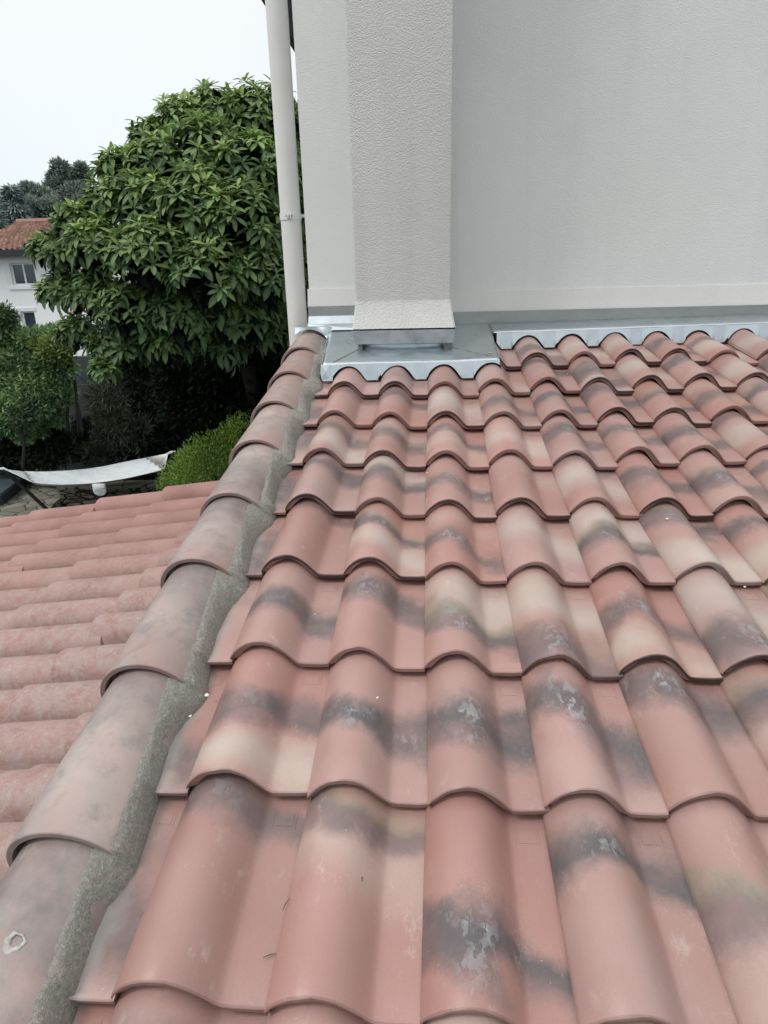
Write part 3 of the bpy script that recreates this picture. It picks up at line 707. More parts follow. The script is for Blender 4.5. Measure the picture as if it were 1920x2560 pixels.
# saddle over the top cap
bm = bmesh.new(); top, bot = [], []
for k in range(31):
    x = -.752 + .202 * k / 30; dx = x + .672
    h = math.sqrt(max(.1185 ** 2 - dx * dx, 0)) - .045
    top.append(roofp(x, 3.165, .0775 - .25 * max(0, abs(dx) - .10))); bot.append(roofp(x, 3.135, min(max(h, -.03), .075)))
sheet(bm, [[roofp(-.745 + .195 * k / 30, 3.24, .078) for k in range(31)], top, bot]); thick(from_bm('cap_saddle', bm, M_ZINC, zf, smooth=False), .0015)
# box round the foot of the breast
bl, brr = at(879, 829, YB - .055), at(1139, 825, YB - .055); cl_, cr_ = at(889, 861, YB - .055), at(1133, 857, YB - .055)
bm = bmesh.new(); zt_ = (bl[2] + brr[2]) / 2 + .004; zc_ = (cl_[2] + cr_[2]) / 2
yf = YB - .055
sheet(bm, [[(bl[0], 3.86, zt_), (bl[0], yf, zt_), (brr[0], yf, zt_), (brr[0], 3.86, zt_)], [(cl_[0], 3.86, zc_), (cl_[0], yf, zc_), (cr_[0], yf, zc_), (cr_[0], 3.86, zc_)], [(cl_[0] + .01, 3.86, zc_ - .004), (cl_[0] + .01, yf + .012, zc_ - .004), (cr_[0] - .01, yf + .012, zc_ - .004), (cr_[0] - .01, 3.86, zc_ - .004)]])
thick(from_bm('breast_collar', bm, M_ZINC, zf, smooth=False), .002)
bm = bmesh.new(); zt2 = roofp(0, 2.86, HF)[2] - .01; yu = YB - .025
sheet(bm, [[(cl_[0] + .012, 3.86, zc_ + .03), (cl_[0] + .012, yu, zc_ + .03), (cr_[0] - .012, yu, zc_ + .03), (cr_[0] - .012, 3.86, zc_ + .03)], [(cl_[0] + .012, 3.86, zt2), (cl_[0] + .012, yu, zt2), (cr_[0] - .012, yu, zt2), (cr_[0] - .012, 3.86, zt2)]])
thick(from_bm('upstand', bm, M_ZINC, zf, ang=15), .0015)
def blob(name, c, r, mat, parent, seed, sub=3, amp=.35, fr=60):
    bm = bmesh.new(); bmesh.ops.create_icosphere(bm, subdivisions=sub, radius=1.0)
    for v in bm.verts:
        k = 1 + amp * vnoise(v.co.x * 1.3 + seed, v.co.y * 1.3 + v.co.z, 1.2) * 1.2 + amp * .5 * vnoise(v.co.x + seed, v.co.z + v.co.y, 4)
        v.co = Vector((v.co.x * r[0] * k + c[0], v.co.y * r[1] * k + c[1], v.co.z * r[2] * k + c[2]))
    return from_bm(name, bm, mat, parent, ang=180)
ul = (cl_[0] + .022, yu - .004, (zc_ + zt2) / 2); ur = (cr_[0] - .030, yu - .004, (zc_ + zt2) / 2)
blob('solder_joint', ul, (.013, .007, .028), M_SOLDER, zf, 1.0); blob('solder_joint', ur, (.022, .008, .030), M_SOLDER, zf, 5.0)
def seam(a, b, wdt, seed, h=.0022):
    bm = bmesh.new(); n = 40; A, B, C = [], [], []
    a = np.array(a); b = np.array(b); d = (b - a); pdir = np.array([-d[1], d[0]]) / np.hypot(*d)
    for k in range(n + 1):
        q = a + d * k / n; ww = wdt * (1 + .5 * vnoise(k * .4, seed)); q = q + pdir * wdt * .6 * vnoise(k * .21, seed + 4)
        hh_ = HF + .002 + .0015 * (q[1] - VF) + bumpy(*q)
        for lst, s_2, hz in ((A, 1, 0), (B, 0, h * (1 + .8 * vnoise(k * .9, seed))), (C, -1, 0)):
            r2 = q + pdir * ww * s_2; lst.append(roofp(r2[0], r2[1], hh_ + hz))
    sheet(bm, [A, B, C]); return thick(from_bm('solder_seam', bm, M_SOLDER, zf, ang=180), .001)
vb = (yu - .0) / 1.0
vbx = 2.858
seam((cl_[0] + .02, vbx), (-.475, VF + .02), .0045, 2)
seam((cr_[0] - .02, vbx), (.300, VF + .06), .0022, 6)
seam((-.50, 3.14), (-.33, 3.25), .0022, 9); seam((.322, 3.07), (.318, 3.26), .004, 12)

# ------------------------------------------------------------------ downpipe
pipe_c = at(722.5, 480, 3.98); PR = .0565
dp = empty('downpipe', (pipe_c[0], pipe_c[1], -4.6), 'long beige plastic downpipe standing beside the left corner of the wall', 'downpipe')
bm = bmesh.new(); zj = at(722, 551, 3.98)[2]
tube(bm, [(pipe_c[0], pipe_c[1], -4.6), (pipe_c[0], pipe_c[1], 2.4)], PR, 40); from_bm('pipe', bm, M_PVC, dp)
bm = bmesh.new(); tube(bm, [(pipe_c[0], pipe_c[1], zj), (pipe_c[0], pipe_c[1], zj + .035)], PR + .004, 40)
cp = from_bm('pipe_clip', bm, M_PVC, dp)
bm = bmesh.new(); box(bm, pipe_c[0] - .006, pipe_c[0] + .004, pipe_c[1] - PR - .016, pipe_c[1] - PR - .002, zj + .006, zj + .030, .002)
box(bm, pipe_c[0] + .008, pipe_c[0] + .016, pipe_c[1] - PR - .014, pipe_c[1] - PR - .002, zj + .006, zj + .030, .002); from_bm('clip_lug', bm, M_PVC, cp)
bm = bmesh.new(); tube(bm, [(pipe_c[0] - .012, pipe_c[1] - PR - .009, zj + .018), (pipe_c[0] + .022, pipe_c[1] - PR - .009, zj + .018)], .0035, 8); from_bm('screw', bm, M_SCREW, cp)
bm = bmesh.new(); tube(bm, [(pipe_c[0] + PR, pipe_c[1] + .01, zj + .02), (hx0 + .03, pipe_c[1] + .01, zj + .02)], .009, 10); from_bm('bracket', bm, M_PVC, cp)

# ------------------------------------------------------------------ crumbs and twigs on the tiles
def roof_hit(px, py, h):
    d = WM @ np.array([(px - 960) / F, (py - 1280) / F, 1.0]); q = O + N * h; p = d * ((q @ N) / (d @ N)); return p
for k, (px, py, h, r, lab) in enumerate([
    (517, 1738, -.010, .0062, 'larger white crumb lying on the cut tile beside the mortar'),
    (476, 1790, -.011, .0042, 'small white crumb at the edge of the mortar strip'),
    (788, 1535, -.018, .0022, 'tiny white crumb in the pan of the second course from the bottom left'),
    (944, 1744, .034, .003, 'curled pale crumb on the crest of a scuffed tile'),
    (1668, 1297, .031, .0045, 'flat pale flake on the dark crest of a tile at the right'),
    (1862, 1467, -.012, .0035, 'pale crumb under the tile edge near the right frame'),
    (1418, 934, -.012, .0035, 'pale crumb in a brown pan just below the wall'),
    (1068, 1182, -.014, .003, 'pale crumb in the seam beside the third tile column')]):
    p = roof_hit(px, py, h)
    o = blob('mortar_crumb', (0, 0, 0), (r, r * .7, r * .55), M_WHITEPL, None, k * 2.0, 2, .5); o.location = tuple(p); o.rotation_euler = (R(11), 0, k * 1.3)
    tag(o, lab, 'crumb', 'pale crumbs scattered on the roof')
for k, (px, py, h, ln, ang, lab) in enumerate([
    (714, 2262, .0, .022, 1.3, 'short dark twig in the seam between two lower tiles'),
    (674, 2390, -.009, .02, .3, 'thin brown stem lying in the pan of the bottom left tile'),
    (478, 2244, .040, .006, 1.2, 'tiny dark seed pod on the crest of the bottom left tile'),
    (905, 2198, .025, .008, 1.9, 'brown leaf scrap on the second tile of the bottom course')]):
    p = roof_hit(px, py, h); bm = bmesh.new()
    d = np.array([math.cos(ang), math.sin(ang), 0]) * ln / 2; mid = p + np.array([0, .001, .0015])
    tube(bm, [p - d, mid, p + d + np.array([.001, .002, 0])], [.0006, .0011 if ln > .01 else .0016, .0005], 6); o = from_bm('twig', bm, M_TWIG); tag(o, lab, 'twig', 'bits of debris on the tiles')

exec_garden = True
G = -4.6
# ------------------------------------------------------------------ garden: leaves
def leaf_material(name, veins=True, rough=.45, trans=.25):
    g = NG(name, rough, .4)
    a = g.n('ShaderNodeAttribute'); a.attribute_name = 'tint'
    c = a.outputs['Color']
    if veins:
        uv = g.n('ShaderNodeUVMap'); X = g.xyz(uv.outputs[0]); u, v = X[0], X[1]
        du = g.math('ABSOLUTE', g.math('SUBTRACT', u, .5))
        mid = g.map(du, .02, .06, 1, 0)
        sidev = g.math('SINE', g.math('ADD', g.math('MULTIPLY', v, 62.0), g.math('MULTIPLY', du, -34.0)))
        sv_ = g.map(sidev, .55, 1.0)
        c = g.mix(g.math('MULTIPLY', g.math('MAXIMUM', mid, g.math('MULTIPLY', sv_, .55)), .38), c, g.mix(1.0, c, (.30, .38, .26), 'ADD'))
        edge = g.map(du, .42, .5); c = g.mix(g.math('MULTIPLY', edge, .3), c, (.25, .32, .2))
        g.bump(sidev, .35, .006)
    g.color(c)
    tr = g.n('ShaderNodeBsdfTranslucent'); g.l(c, tr.inputs[0]); ms = g.n('ShaderNodeMixShader'); ms.inputs[0].default_value = trans
    g.l(g.b.outputs[0], ms.inputs[1]); g.l(tr.outputs[0], ms.inputs[2]); g.l(ms.outputs[0], g.t.nodes['Material Output'].inputs[0])
    return g.m
M_LOQ = leaf_material('loquat_leaf'); M_LEAF = leaf_material('small_leaf', False, .5, .2)
M_SHADE = leaf_material('shaded_leaf', False, .9, .1); M_SHADE.node_tree.nodes['Principled BSDF'].inputs['Specular IOR Level'].default_value = .08  # matte leaf copy for shaded foliage; the shade itself sits in the tint
M_BARK = flat('grey_brown_bark', (.018, .016, .012), .9, 12, .4, 40, .8, .02)

def template(nu, nv, width, droop, fold, tip=1.0, shape=None):
    vs, uv = [], []
    for j in range(nv + 1):
        t = j / nv; w = width * ((math.sin(math.pi * min(1, t ** .85)) ** .75 if 0 < t < 1 else .04) if shape is None else float(np.interp(t, shape[0], shape[1])))
        for i in range(nu + 1):
            u = i / nu - .5
            vs.append((u * w, t, -droop * t * t + abs(u) * w * fold)); uv.append((i / nu, t))
    fs = [(j * (nu + 1) + i, j * (nu + 1) + i + 1, (j + 1) * (nu + 1) + i + 1, (j + 1) * (nu + 1) + i) for j in range(nv) for i in range(nu)]
    return np.array(vs), np.array(fs), np.array(uv)
T_LOQ = template(2, 7, .33, .32, .35, shape=((0, .15, .3, .45, .6, .75, .88, 1), (.10, .30, .62, .88, 1, .93, .66, .10))); T_SIMPLE = template(1, 2, .42, .18, 0); T_NARROW = template(1, 3, .16, .22, 0)
def leaves(name, tmpl, base, dirs, nrm, size, tint, mat, parent):
    """one foliage mesh: N leaves at base, along dirs, facing nrm"""
    tv, tf, tu = tmpl; n = len(base)
    d = dirs / np.linalg.norm(dirs, axis=1, keepdims=True)
    s = np.cross(d, nrm); s /= np.linalg.norm(s, axis=1, keepdims=True) + 1e-9; u = np.cross(s, d)
    P = base[:, None, :] + size[:, None, None] * (tv[None, :, 0:1] * s[:, None, :] + tv[None, :, 1:2] * d[:, None, :] + tv[None, :, 2:3] * u[:, None, :])
    m = len(tv); Fc = (tf[None] + (np.arange(n) * m)[:, None, None]).reshape(-1, 4)
    me = bpy.data.meshes.new(name); me.vertices.add(n * m); me.vertices.foreach_set('co', P.astype(np.float32).ravel())
    me.loops.add(Fc.size); me.loops.foreach_set('vertex_index', Fc.astype(np.int32).ravel())
    me.polygons.add(len(Fc)); me.polygons.foreach_set('loop_start', (np.arange(len(Fc)) * 4).astype(np.int32))
    me.polygons.foreach_set('use_smooth', np.ones(len(Fc), bool))
    me.update(calc_edges=True)
    uvl = me.uv_layers.new(name='UVMap'); allu = np.tile(tu, (n, 1))[Fc.ravel()]; uvl.data.foreach_set('uv', allu.astype(np.float32).ravel())
    at_ = me.attributes.new('tint', 'FLOAT_COLOR', 'POINT'); cc = np.ones((n * m, 4), np.float32); cc[:, :3] = np.repeat(tint, m, axis=0); at_.data.foreach_set('color', cc.ravel())
    return mesh_obj(name, me, mat, parent)
def unit(v): return v / (np.linalg.norm(v, axis=-1, keepdims=True) + 1e-9)

# ------------------------------------------------------------------ loquat tree
lobes = [(545,298,78,9.2),(455,308,62,9.0),(655,298,84,9.3),(700,420,90,9.4),(375,350,50,8.8),(520,400,100,8.6),(405,425,84,8.5),(620,450,110,8.6),(300,425,56,8.6),
 (262,505,56,8.3),(350,520,90,8.1),(480,530,110,8.0),(600,570,115,8.0),(190,560,52,8.1),(175,625,66,8.2),(122,632,44,8.3),(250,620,85,7.9),(380,650,105,7.6),(520,690,105,7.6),(650,700,100,7.9),
 (170,720,55,8.2),(240,740,75,8.0),(135,735,40,8.3),(330,780,85,7.8),(460,790,85,7.8),(600,800,95,8.1),(190,830,50,8.2),(280,865,62,8.0),(330,880,55,7.9),(700,830,80,8.5),(262,925,36,7.7),(420,860,60,7.9),(560,870,60,8.3),
 (800,600,110,9.6),(850,450,100,9.8),(800,330,80,9.8),(740,520,90,9.6),(900,700,110,9.8),(760,720,90,9.2)]
LC = np.array([at(px, py, Y) for px, py, r, Y in lobes]); LR = np.array([r * Y / F - .085 for px, py, r, Y in lobes])
tree = empty('loquat_tree', tuple(at(500, 700, 8.6)[:2]) + (G,), 'large loquat tree with big glossy ribbed leaves left of the downpipe', 'tree')
ros_c, ros_n = [], []
for c_, r_ in zip(LC, LR):
    n = int(18 + 76 * r_ * r_ / .2); d = unit(rng.normal(size=(n * 2, 3))); d = d[(d[:, 2] > -.25) | (rng.uniform(size=len(d)) < .13)][:n]
    p = c_ + d * r_ * rng.uniform(.78, 1.12, (len(d), 1)) * np.array([1, 1, .92])
    dist = np.linalg.norm(p[:, None] - LC[None], axis=2) / LR[None]; keep = (dist < .70).sum(1) == 0
    ros_c.append(p[keep]); ros_n.append(d[keep])
ros_c = np.concatenate(ros_c); ros_n = np.concatenate(ros_n)
print('rosettes', len(ros_c))
B_, D_, N_, S_, C_ = [], [], [], [], []
hz = (ros_c[:, 2] - ros_c[:, 2].min()) / (np.ptp(ros_c[:, 2]))
for k in range(len(ros_c)):
    ax = unit(ros_n[k] * .75 + np.array([0, 0, .75]) + rng.normal(size=3) * .18)
    a = unit(np.cross(ax, rng.normal(size=3))); b = np.cross(ax, a); nl = rng.integers(9, 13)
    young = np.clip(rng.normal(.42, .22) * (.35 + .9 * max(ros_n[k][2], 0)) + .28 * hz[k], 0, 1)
    ph0 = rng.uniform(0, 6.28)
    for q in range(nl):
        ph = ph0 + q * 2.4; inner = q / nl; tilt = R(95 - 62 * inner + rng.normal() * 9)
        d = ax * math.cos(tilt) + (a * math.cos(ph) + b * math.sin(ph)) * math.sin(tilt)
        d = d + np.array([0, 0, -.22 * (1 - inner)])
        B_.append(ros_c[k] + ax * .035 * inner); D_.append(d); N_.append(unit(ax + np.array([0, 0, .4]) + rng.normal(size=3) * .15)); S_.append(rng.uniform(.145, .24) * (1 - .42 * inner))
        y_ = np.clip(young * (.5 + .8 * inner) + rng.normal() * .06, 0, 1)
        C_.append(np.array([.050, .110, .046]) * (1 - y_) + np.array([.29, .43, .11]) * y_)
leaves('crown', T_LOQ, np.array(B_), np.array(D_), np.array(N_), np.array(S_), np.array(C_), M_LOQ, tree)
# older foliage inside the crown; near-black tint stands in for its shadow pockets
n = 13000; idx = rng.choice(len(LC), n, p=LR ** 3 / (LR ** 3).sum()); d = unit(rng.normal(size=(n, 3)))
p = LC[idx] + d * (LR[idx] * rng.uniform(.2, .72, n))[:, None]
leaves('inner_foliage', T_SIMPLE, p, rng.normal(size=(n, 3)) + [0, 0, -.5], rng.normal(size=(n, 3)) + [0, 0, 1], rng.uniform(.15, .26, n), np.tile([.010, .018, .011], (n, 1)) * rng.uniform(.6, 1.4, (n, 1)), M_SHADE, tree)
bm = bmesh.new(); base_ = np.array([*at(640, 900, 10.9)[:2], G]); fork = base_ + [0.05, -.9, 3.9]
tube(bm, [base_, base_ + [.03, 0, 1.1], fork], [.17, .13, .12], 12); from_bm('trunk', bm, M_BARK, tree)
for k in (4, 9, 13, 17, 20, 24, 28, 30, 0, 2, 35, 37, 19, 31):
    bm = bmesh.new(); c_ = LC[k]; m_ = (fork + c_) / 2 + [0, 0, .25 if k != 30 else .5]
    tube(bm, [fork, fork * .6 + m_ * .4, m_, m_ * .4 + c_ * .6, c_], [.09, .07, .05, .035, .015], 8); from_bm('limb', bm, M_BARK, tree)

# ------------------------------------------------------------------ shrubs, hedges and far trees
def shrub(name, label, cat, lob, nleaf, lsize, cols, tmpl=T_SIMPLE, mat=M_LEAF, group=None, trunk=True, shell=(.55, 1.05), updir=.3, stems=0, base=None, zmin=None):
    C = np.array([at(px, py, Y) if Y2 is None else Y2 for px, py, r, Y, Y2 in [(*l, None) for l in lob]]); Rr = np.array([r * Y / F for px, py, r, Y in lob])
    b0 = base if base is not None else (C[:, 0].mean(), C[:, 1].mean(), G)
    root = empty(name, tuple(b0), label, cat, group)
    idx = rng.choice(len(C), nleaf, p=Rr ** 2 / (Rr ** 2).sum()); d = unit(rng.normal(size=(nleaf, 3)))
    rad = rng.uniform(shell[0] ** 2, shell[1] ** 2, nleaf) ** .5
    cl = np.array([vnoise(*q) for q in (C[idx] + d * Rr[idx][:, None])[:, [0, 2]] * 2.2 + 0.0])
    p = C[idx] + d * (Rr[idx] * rad * (1 + .16 * cl))[:, None]
    if zmin is not None: p[:, 2] = np.maximum(p[:, 2], zmin + rng.uniform(0, .1, nleaf))
    f = np.clip(.5 + .9 * cl + rng.normal(size=nleaf) * .22 + .25 * d[:, 2], 0, 1)[:, None]
    tint = np.array(cols[0]) * (1 - f) + np.array(cols[1]) * f
    leaves('foliage', tmpl, p, d + rng.normal(size=(nleaf, 3)) * .6 + [0, 0, updir], rng.normal(size=(nleaf, 3)) * .5 + [0, -.2, 1], lsize * rng.uniform(.6, 1.3, nleaf), tint, mat, root)
    if trunk:
        bm = bmesh.new(); c = C.mean(0)
        tube(bm, [b0, (np.array(b0) + c) / 2 + [.05, 0, 0], c], [max(.03, Rr.mean() * .09)] * 2 + [.02], 8); from_bm('trunk', bm, M_BARK, root)
    return root
GREEN = ((.030, .065, .030), (.085, .155, .045))
shrub('garden_shrub', 'broad green leafy shrub below the white house at the left edge', 'shrub', [(x, 852 + 6 * math.sin(x), 32, 12.6) for x in range(-20, 166, 26)] + [(x, 915, 42, 12.5) for x in range(-20, 170, 28)] + [(x, 965, 42, 12.4) for x in range(-20, 130, 28)] + [(x, 1010, 38, 12.2) for x in range(-20, 110, 28)] + [(-10, 1055, 38, 12.1), (30, 1060, 34, 12.1), (70, 1050, 26, 12.2), (60, 1085, 24, 12.3), (100, 1070, 24, 12.6), (140, 1040, 28, 12.7), (165, 985, 26, 12.7), (0, 815, 36, 12.5), (22, 800, 24, 12.5), (-20, 800, 40, 12.5)], 40000, .10, ((.085, .165, .080), (.24, .37, .15)), shell=(.35, 1.05), trunk=False)
shrub('shaded_undergrowth', 'undergrowth tinted black-green as the shade below the broad green shrub', 'shrub', [(x, y, 42, 13.0) for x in range(-20, 150, 45) for y in (1050, 1095, 1130)] + [(215, 1080, 34, 13.6), (205, 1120, 34, 13.6)], 12000, .12, ((.008, .014, .009), (.020, .032, .018)), mat=M_SHADE, trunk=False)  # shade near the ground is put into the leaf tint
shrub('garden_shrub', 'yellowish green shrub top between the green shrub and the loquat', 'shrub', [(130,868,26,12.3),(100,862,20,12.4),(155,885,26,12.3),(150,862,22,12.4),(118,890,20,12.3)], 4200, .085, ((.07, .125, .035), (.20, .27, .07)), shell=(.3, 1.05), trunk=False)
shrub('garden_shrub', 'thin sprouting shrub tip standing against the white house wall', 'shrub', [(8,790,26,12.4),(14,765,10,12.4),(22,790,14,12.4)], 500, .075, ((.04, .08, .035), (.08, .13, .05)), trunk=False)
shrub('potted_sapling', 'small leafy sapling on a slim bare trunk above the stone slab', 'sapling', [(42,1035,24,11.8),(50,1060,16,11.8),(60,1045,18,11.8)], 420, .085, ((.03, .06, .03), (.08, .13, .05)), base=tuple(at(58, 1170, 12.0)))
shrub('clipped_bush', 'rounded bright green clipped bush above the tiled lower roof', 'bush', [(560,1185,120,10.0),(640,1140,115,10.2),(500,1190,85,10.2),(470,1215,78,10.1),(600,1110,66,10.1),(560,1240,120,10.2),(440,1235,50,10.0)], 30000, .046, ((.060, .125, .022), (.19, .30, .045)), shell=(.7, 1.02), updir=.6)
# oleanders with long narrow leaves
for k, (px, py, r, Y, n, lab) in enumerate([(270,985,52,13.2,900,'oleander with drooping narrow leaves just below the loquat leaves'),(285,1060,50,13.2,900,'tall oleander stems with narrow leaves behind the hammock middle'),(170,1120,42,13.3,700,'low spiky oleander behind the left half of the hammock'),(245,1130,38,13.3,600,'low narrow-leaved oleander behind the hammock centre'),(340,1090,48,13.4,450,'faint dark oleander in the shade right of the tall oleander')]):
    shrub('oleander', lab, 'shrub', [(px,py,r,Y),(px+12,py-r*.5,r*.6,Y),(px-14,py+r*.4,r*.7,Y)], n, .17, ((.028, .042, .026), (.075, .095, .055)), T_NARROW, group='oleanders under the loquat', trunk=False, updir=.7, shell=(.3, 1.05))
shrub('shade_evergreen', 'evergreen thicket tinted near-black as the shade right under the loquat crown', 'shrub', [(455+i*68, 890+58*j, 62, 10.6) for i in range(5) for j in range(0, 3)] + [(340+i*60, 890+45*j, 45, 11.5) for i in range(3) for j in range(0, 2)] + [(600, 850, 55, 9.6), (680, 860, 60, 9.7), (740, 880, 60, 9.8), (520, 880, 45, 9.8)], 22000, .13, ((.005, .009, .006), (.012, .019, .011)), mat=M_SHADE)  # added leaf mass; shade under the crown is painted into its tint
shrub('laurel_hedge', 'tall evergreen hedge tinted near-black as the deep shade behind the hammock', 'hedge', [(330+i*75, 1010+60*j, 80, 14.2) for i in range(9) for j in range(-3, 4)] + [(180,1090,50,14.0),(110,1080,50,14.0),(60,1110,40,14.),(100,1010,45,13.9),(0,1090,50,14.),(0,1000,60,13.9)], 34000, .14, ((.006, .011, .007), (.014, .022, .013)), mat=M_SHADE)  # dense backdrop added to stay dark; deep shade is in its leaf tint
# beyond the wall
FAR = ((.105, .155, .130), (.21, .265, .215))  # pale greyish tints put distance haze into the leaf colour
def conifer(label, px, ytop, ybot, wpx, Y, n, cols, name='conifer_tree', ls=.5, pts=1.0):
    t = at(px, ytop, Y); b = at(px, ybot, Y); H = t[2] - b[2]; Wd = wpx * Y / F
    root = empty(name, (t[0], t[1], G), label, 'tree', 'distant trees behind the white house')
    u = rng.uniform(0, 1, n) ** .75; ang = rng.uniform(0, 6.28, n); lay = np.abs(((u * 13 + ang * .3) % 1) - .5) * 2
    rad = Wd * (u ** pts) * (.55 + .45 * lay) * rng.uniform(.25, 1.0, n) ** .5
    p = np.stack([t[0] + rad * np.cos(ang), t[1] + rad * np.sin(ang), t[2] - u * H], 1)
    d = np.stack([np.cos(ang), np.sin(ang), -.1 + rng.normal(size=n) * .3], 1)
    f = np.clip(lay * .8 + rng.normal(size=n) * .2, 0, 1)[:, None]
    leaves('foliage', T_NARROW, p, d, rng.normal(size=(n, 3)) * .4 + [0, 0, 1], ls * rng.uniform(.5, 1.2, n), np.array(cols[0]) * (1 - f) + np.array(cols[1]) * f, M_LEAF, root)
    bm = bmesh.new(); tube(bm, [(t[0], t[1], G), tuple(t)], [Wd * .12, .03], 8); from_bm('trunk', bm, M_BARK, root)
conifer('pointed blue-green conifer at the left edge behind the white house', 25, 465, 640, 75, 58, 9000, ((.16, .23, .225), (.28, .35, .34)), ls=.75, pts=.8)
shrub('broadleaf_tree', 'dark rounded tree between the pointed conifer and the tallest distant tree', 'tree', [(55,500,26,62),(80,500,34,62),(105,515,38,62),(60,530,34,61),(90,545,40,60),(130,540,34,60)], 22000, .36, FAR, group='distant trees behind the white house')
shrub('broadleaf_tree', 'tallest distant tree with a ragged crown above the white house roof', 'tree', [(152,425,20,66),(140,450,18,66),(165,450,22,66),(180,475,26,66),(155,480,34,66),(195,500,34,65),(150,520,34,65),(210,540,40,64)], 20000, .36, FAR, group='distant trees behind the white house', shell=(.4, 1.12))
shrub('broadleaf_tree', 'small ragged treetop poking up just left of the loquat', 'tree', [(203,425,13,66),(212,440,12,66),(200,445,11,66),(208,462,12,66)], 3600, .34, FAR, group='distant trees behind the white house', shell=(.3, 1.1))
conifer('very faint conifer tip cut by the left edge of the photograph', -25, 520, 650, 45, 50, 1500, FAR, ls=.9)

# ------------------------------------------------------------------ white house
HY = 30.0
M_WHITE = flat('white_render', (.88, .90, .92), .9, .5, .03); M_GLASS = flat('dark_window_glass', (.035, .055, .075), .08, 1.5, .5, spec=.8)
M_FRAME = flat('white_frame', (.78, .80, .82), .4); M_GUTTER = flat('black_gutter', (.02, .025, .03), .4)
def far_roof():
    g = NG('orange_brown_tiles', .85, .2); X = g.xyz(); 
    row = g.math('FLOOR', g.math('MULTIPLY', X[1], 3.0)); rc = g.math('FLOOR', g.math('ADD', g.math('MULTIPLY', X[0], 4.3), g.math('MULTIPLY', row, .5)))
    wn = g.n('ShaderNodeTexWhiteNoise'); wn.noise_dimensions = '2D'; g.l(g.vec(row, rc, 0.0), wn.inputs['Vector'])
    g.color(g.mix(wn.outputs[0], (.16, .085, .065), (.30, .18, .14))); return g.m
hw = empty('white_house', (at(60, 700, HY)[0], HY, G), 'white two-storey house with orange tiled roof far left behind the shrubs', 'house')
xL = at(-60, 700, HY)[0]; xR = at(230, 700, HY)[0]; zev = at(20, 634, HY)[2]
bm = bmesh.new(); opn = []
wins = [(28, 88, 657, 713), (58, 92, 778, 850)]
xs = sorted({xL, xR} | {at(a, 700, HY)[0] for w_ in wins for a in w_[:2]}); 
def zat(py, px=60): return at(px, py, HY)[2]
zs = sorted({G, zev} | {zat(b) for w_ in wins for b in w_[2:]})
W_ = [(at(a, (c + d_) / 2, HY)[0], at(b, (c + d_) / 2, HY)[0], zat(d_, (a + b) / 2), zat(c, (a + b) / 2)) for a, b, c, d_ in wins]
xs = sorted({xL, xR} | {q for w_ in W_ for q in w_[:2]}); zs = sorted({G, zev} | {q for w_ in W_ for q in w_[2:]})
for a, b in zip(xs, xs[1:]):
    for c, d_ in zip(zs, zs[1:]):
        mxx, mzz = (a + b) / 2, (c + d_) / 2
        if any(w_[0] < mxx < w_[1] and w_[2] < mzz < w_[3] for w_ in W_): continue
        box(bm, a, b, HY, HY + .22, c, d_)
bmesh.ops.remove_doubles(bm, verts=bm.verts, dist=1e-4)
box(bm, xL, xR, HY + .4, HY + 8, G, zev)
from_bm('wall', bm, M_WHITE, hw, smooth=False)
for (x0, x1, z0, z1) in W_:
    bm = bmesh.new(); t = .07
    for q in ((x0, x0 + t, z0, z1), (x1 - t, x1, z0, z1), (x0 + t, x1 - t, z0, z0 + t), (x0 + t, x1 - t, z1 - t, z1), ((x0 + x1) / 2 - .04, (x0 + x1) / 2 + .04, z0 + t, z1 - t))[:5 if x1 - x0 > .8 else 4]:
        box(bm, q[0], q[1], HY + .10, HY + .17, q[2], q[3])
    wf = from_bm('window', bm, M_FRAME, hw, smooth=False)
    bm = bmesh.new(); box(bm, x0 + t, x1 - t, HY + .13, HY + .14, z0 + t, z1 - t); from_bm('pane', bm, M_GLASS, wf, smooth=False)
    bm = bmesh.new(); box(bm, x0 - .22, x1 + .1, HY - .06, HY + .001, z0 - .17, z0 - .02); from_bm('sill', bm, M_WHITE, wf, smooth=False)
    bm = bmesh.new()
    for q in ((x0 - .24, x0 - .001, z0 - .02, z1 + .16), (x0 - .001, x1 + .1, z1 + .001, z1 + .16)): box(bm, q[0], q[1], HY - .03, HY + .001, q[2], q[3])
    from_bm('surround', bm, M_FRAME, wf, smooth=False)
# corrugated roof
zr1 = at(60, 556, HY + 4.6)[2]; xRr = at(119, 556, HY + 4.6)[0]; sl = math.hypot(5.1, zr1 - zev); nr = 15
xl_r = xL - .3; nx = int((xRr + 1.2 - xl_r) / .058)
rows = []
for k in range(nr):
    for s in (0, .97):
        t = (k + s) / nr; yy = HY - .5 + 5.1 * t; zz = zev + .12 + (zr1 - zev - .12) * t + (.045 if s == 0 else 0.0)
        xe = xRr + .25 + 1.0 * (1 - t)
        rows.append([(xl_r + (xe - xl_r) * q / nx, yy, zz + .045 * (math.sin(2 * math.pi * (q / 4.2 + .5 * (k % 2))))) for q in range(nx + 1)])
bm = bmesh.new(); sheet(bm, rows); from_bm('roof', bm, far_roof(), hw, ang=50)
bm = bmesh.new(); sheet(bm, [[(xl_r, HY + 4.6, zr1), (xRr, HY + 4.6, zr1)], [(xl_r, HY + 9.6, zev), (xRr + 1.2, HY + 9.6, zev)]]); from_bm('rear_roof', bm, M_OLD, hw, smooth=False)
bm = bmesh.new(); tube(bm, [(xl_r, HY + 4.6, zr1 + .03), (xRr + .3, HY + 4.6, zr1 + .03)], .13, 8); from_bm('ridge', bm, M_OLD, hw)
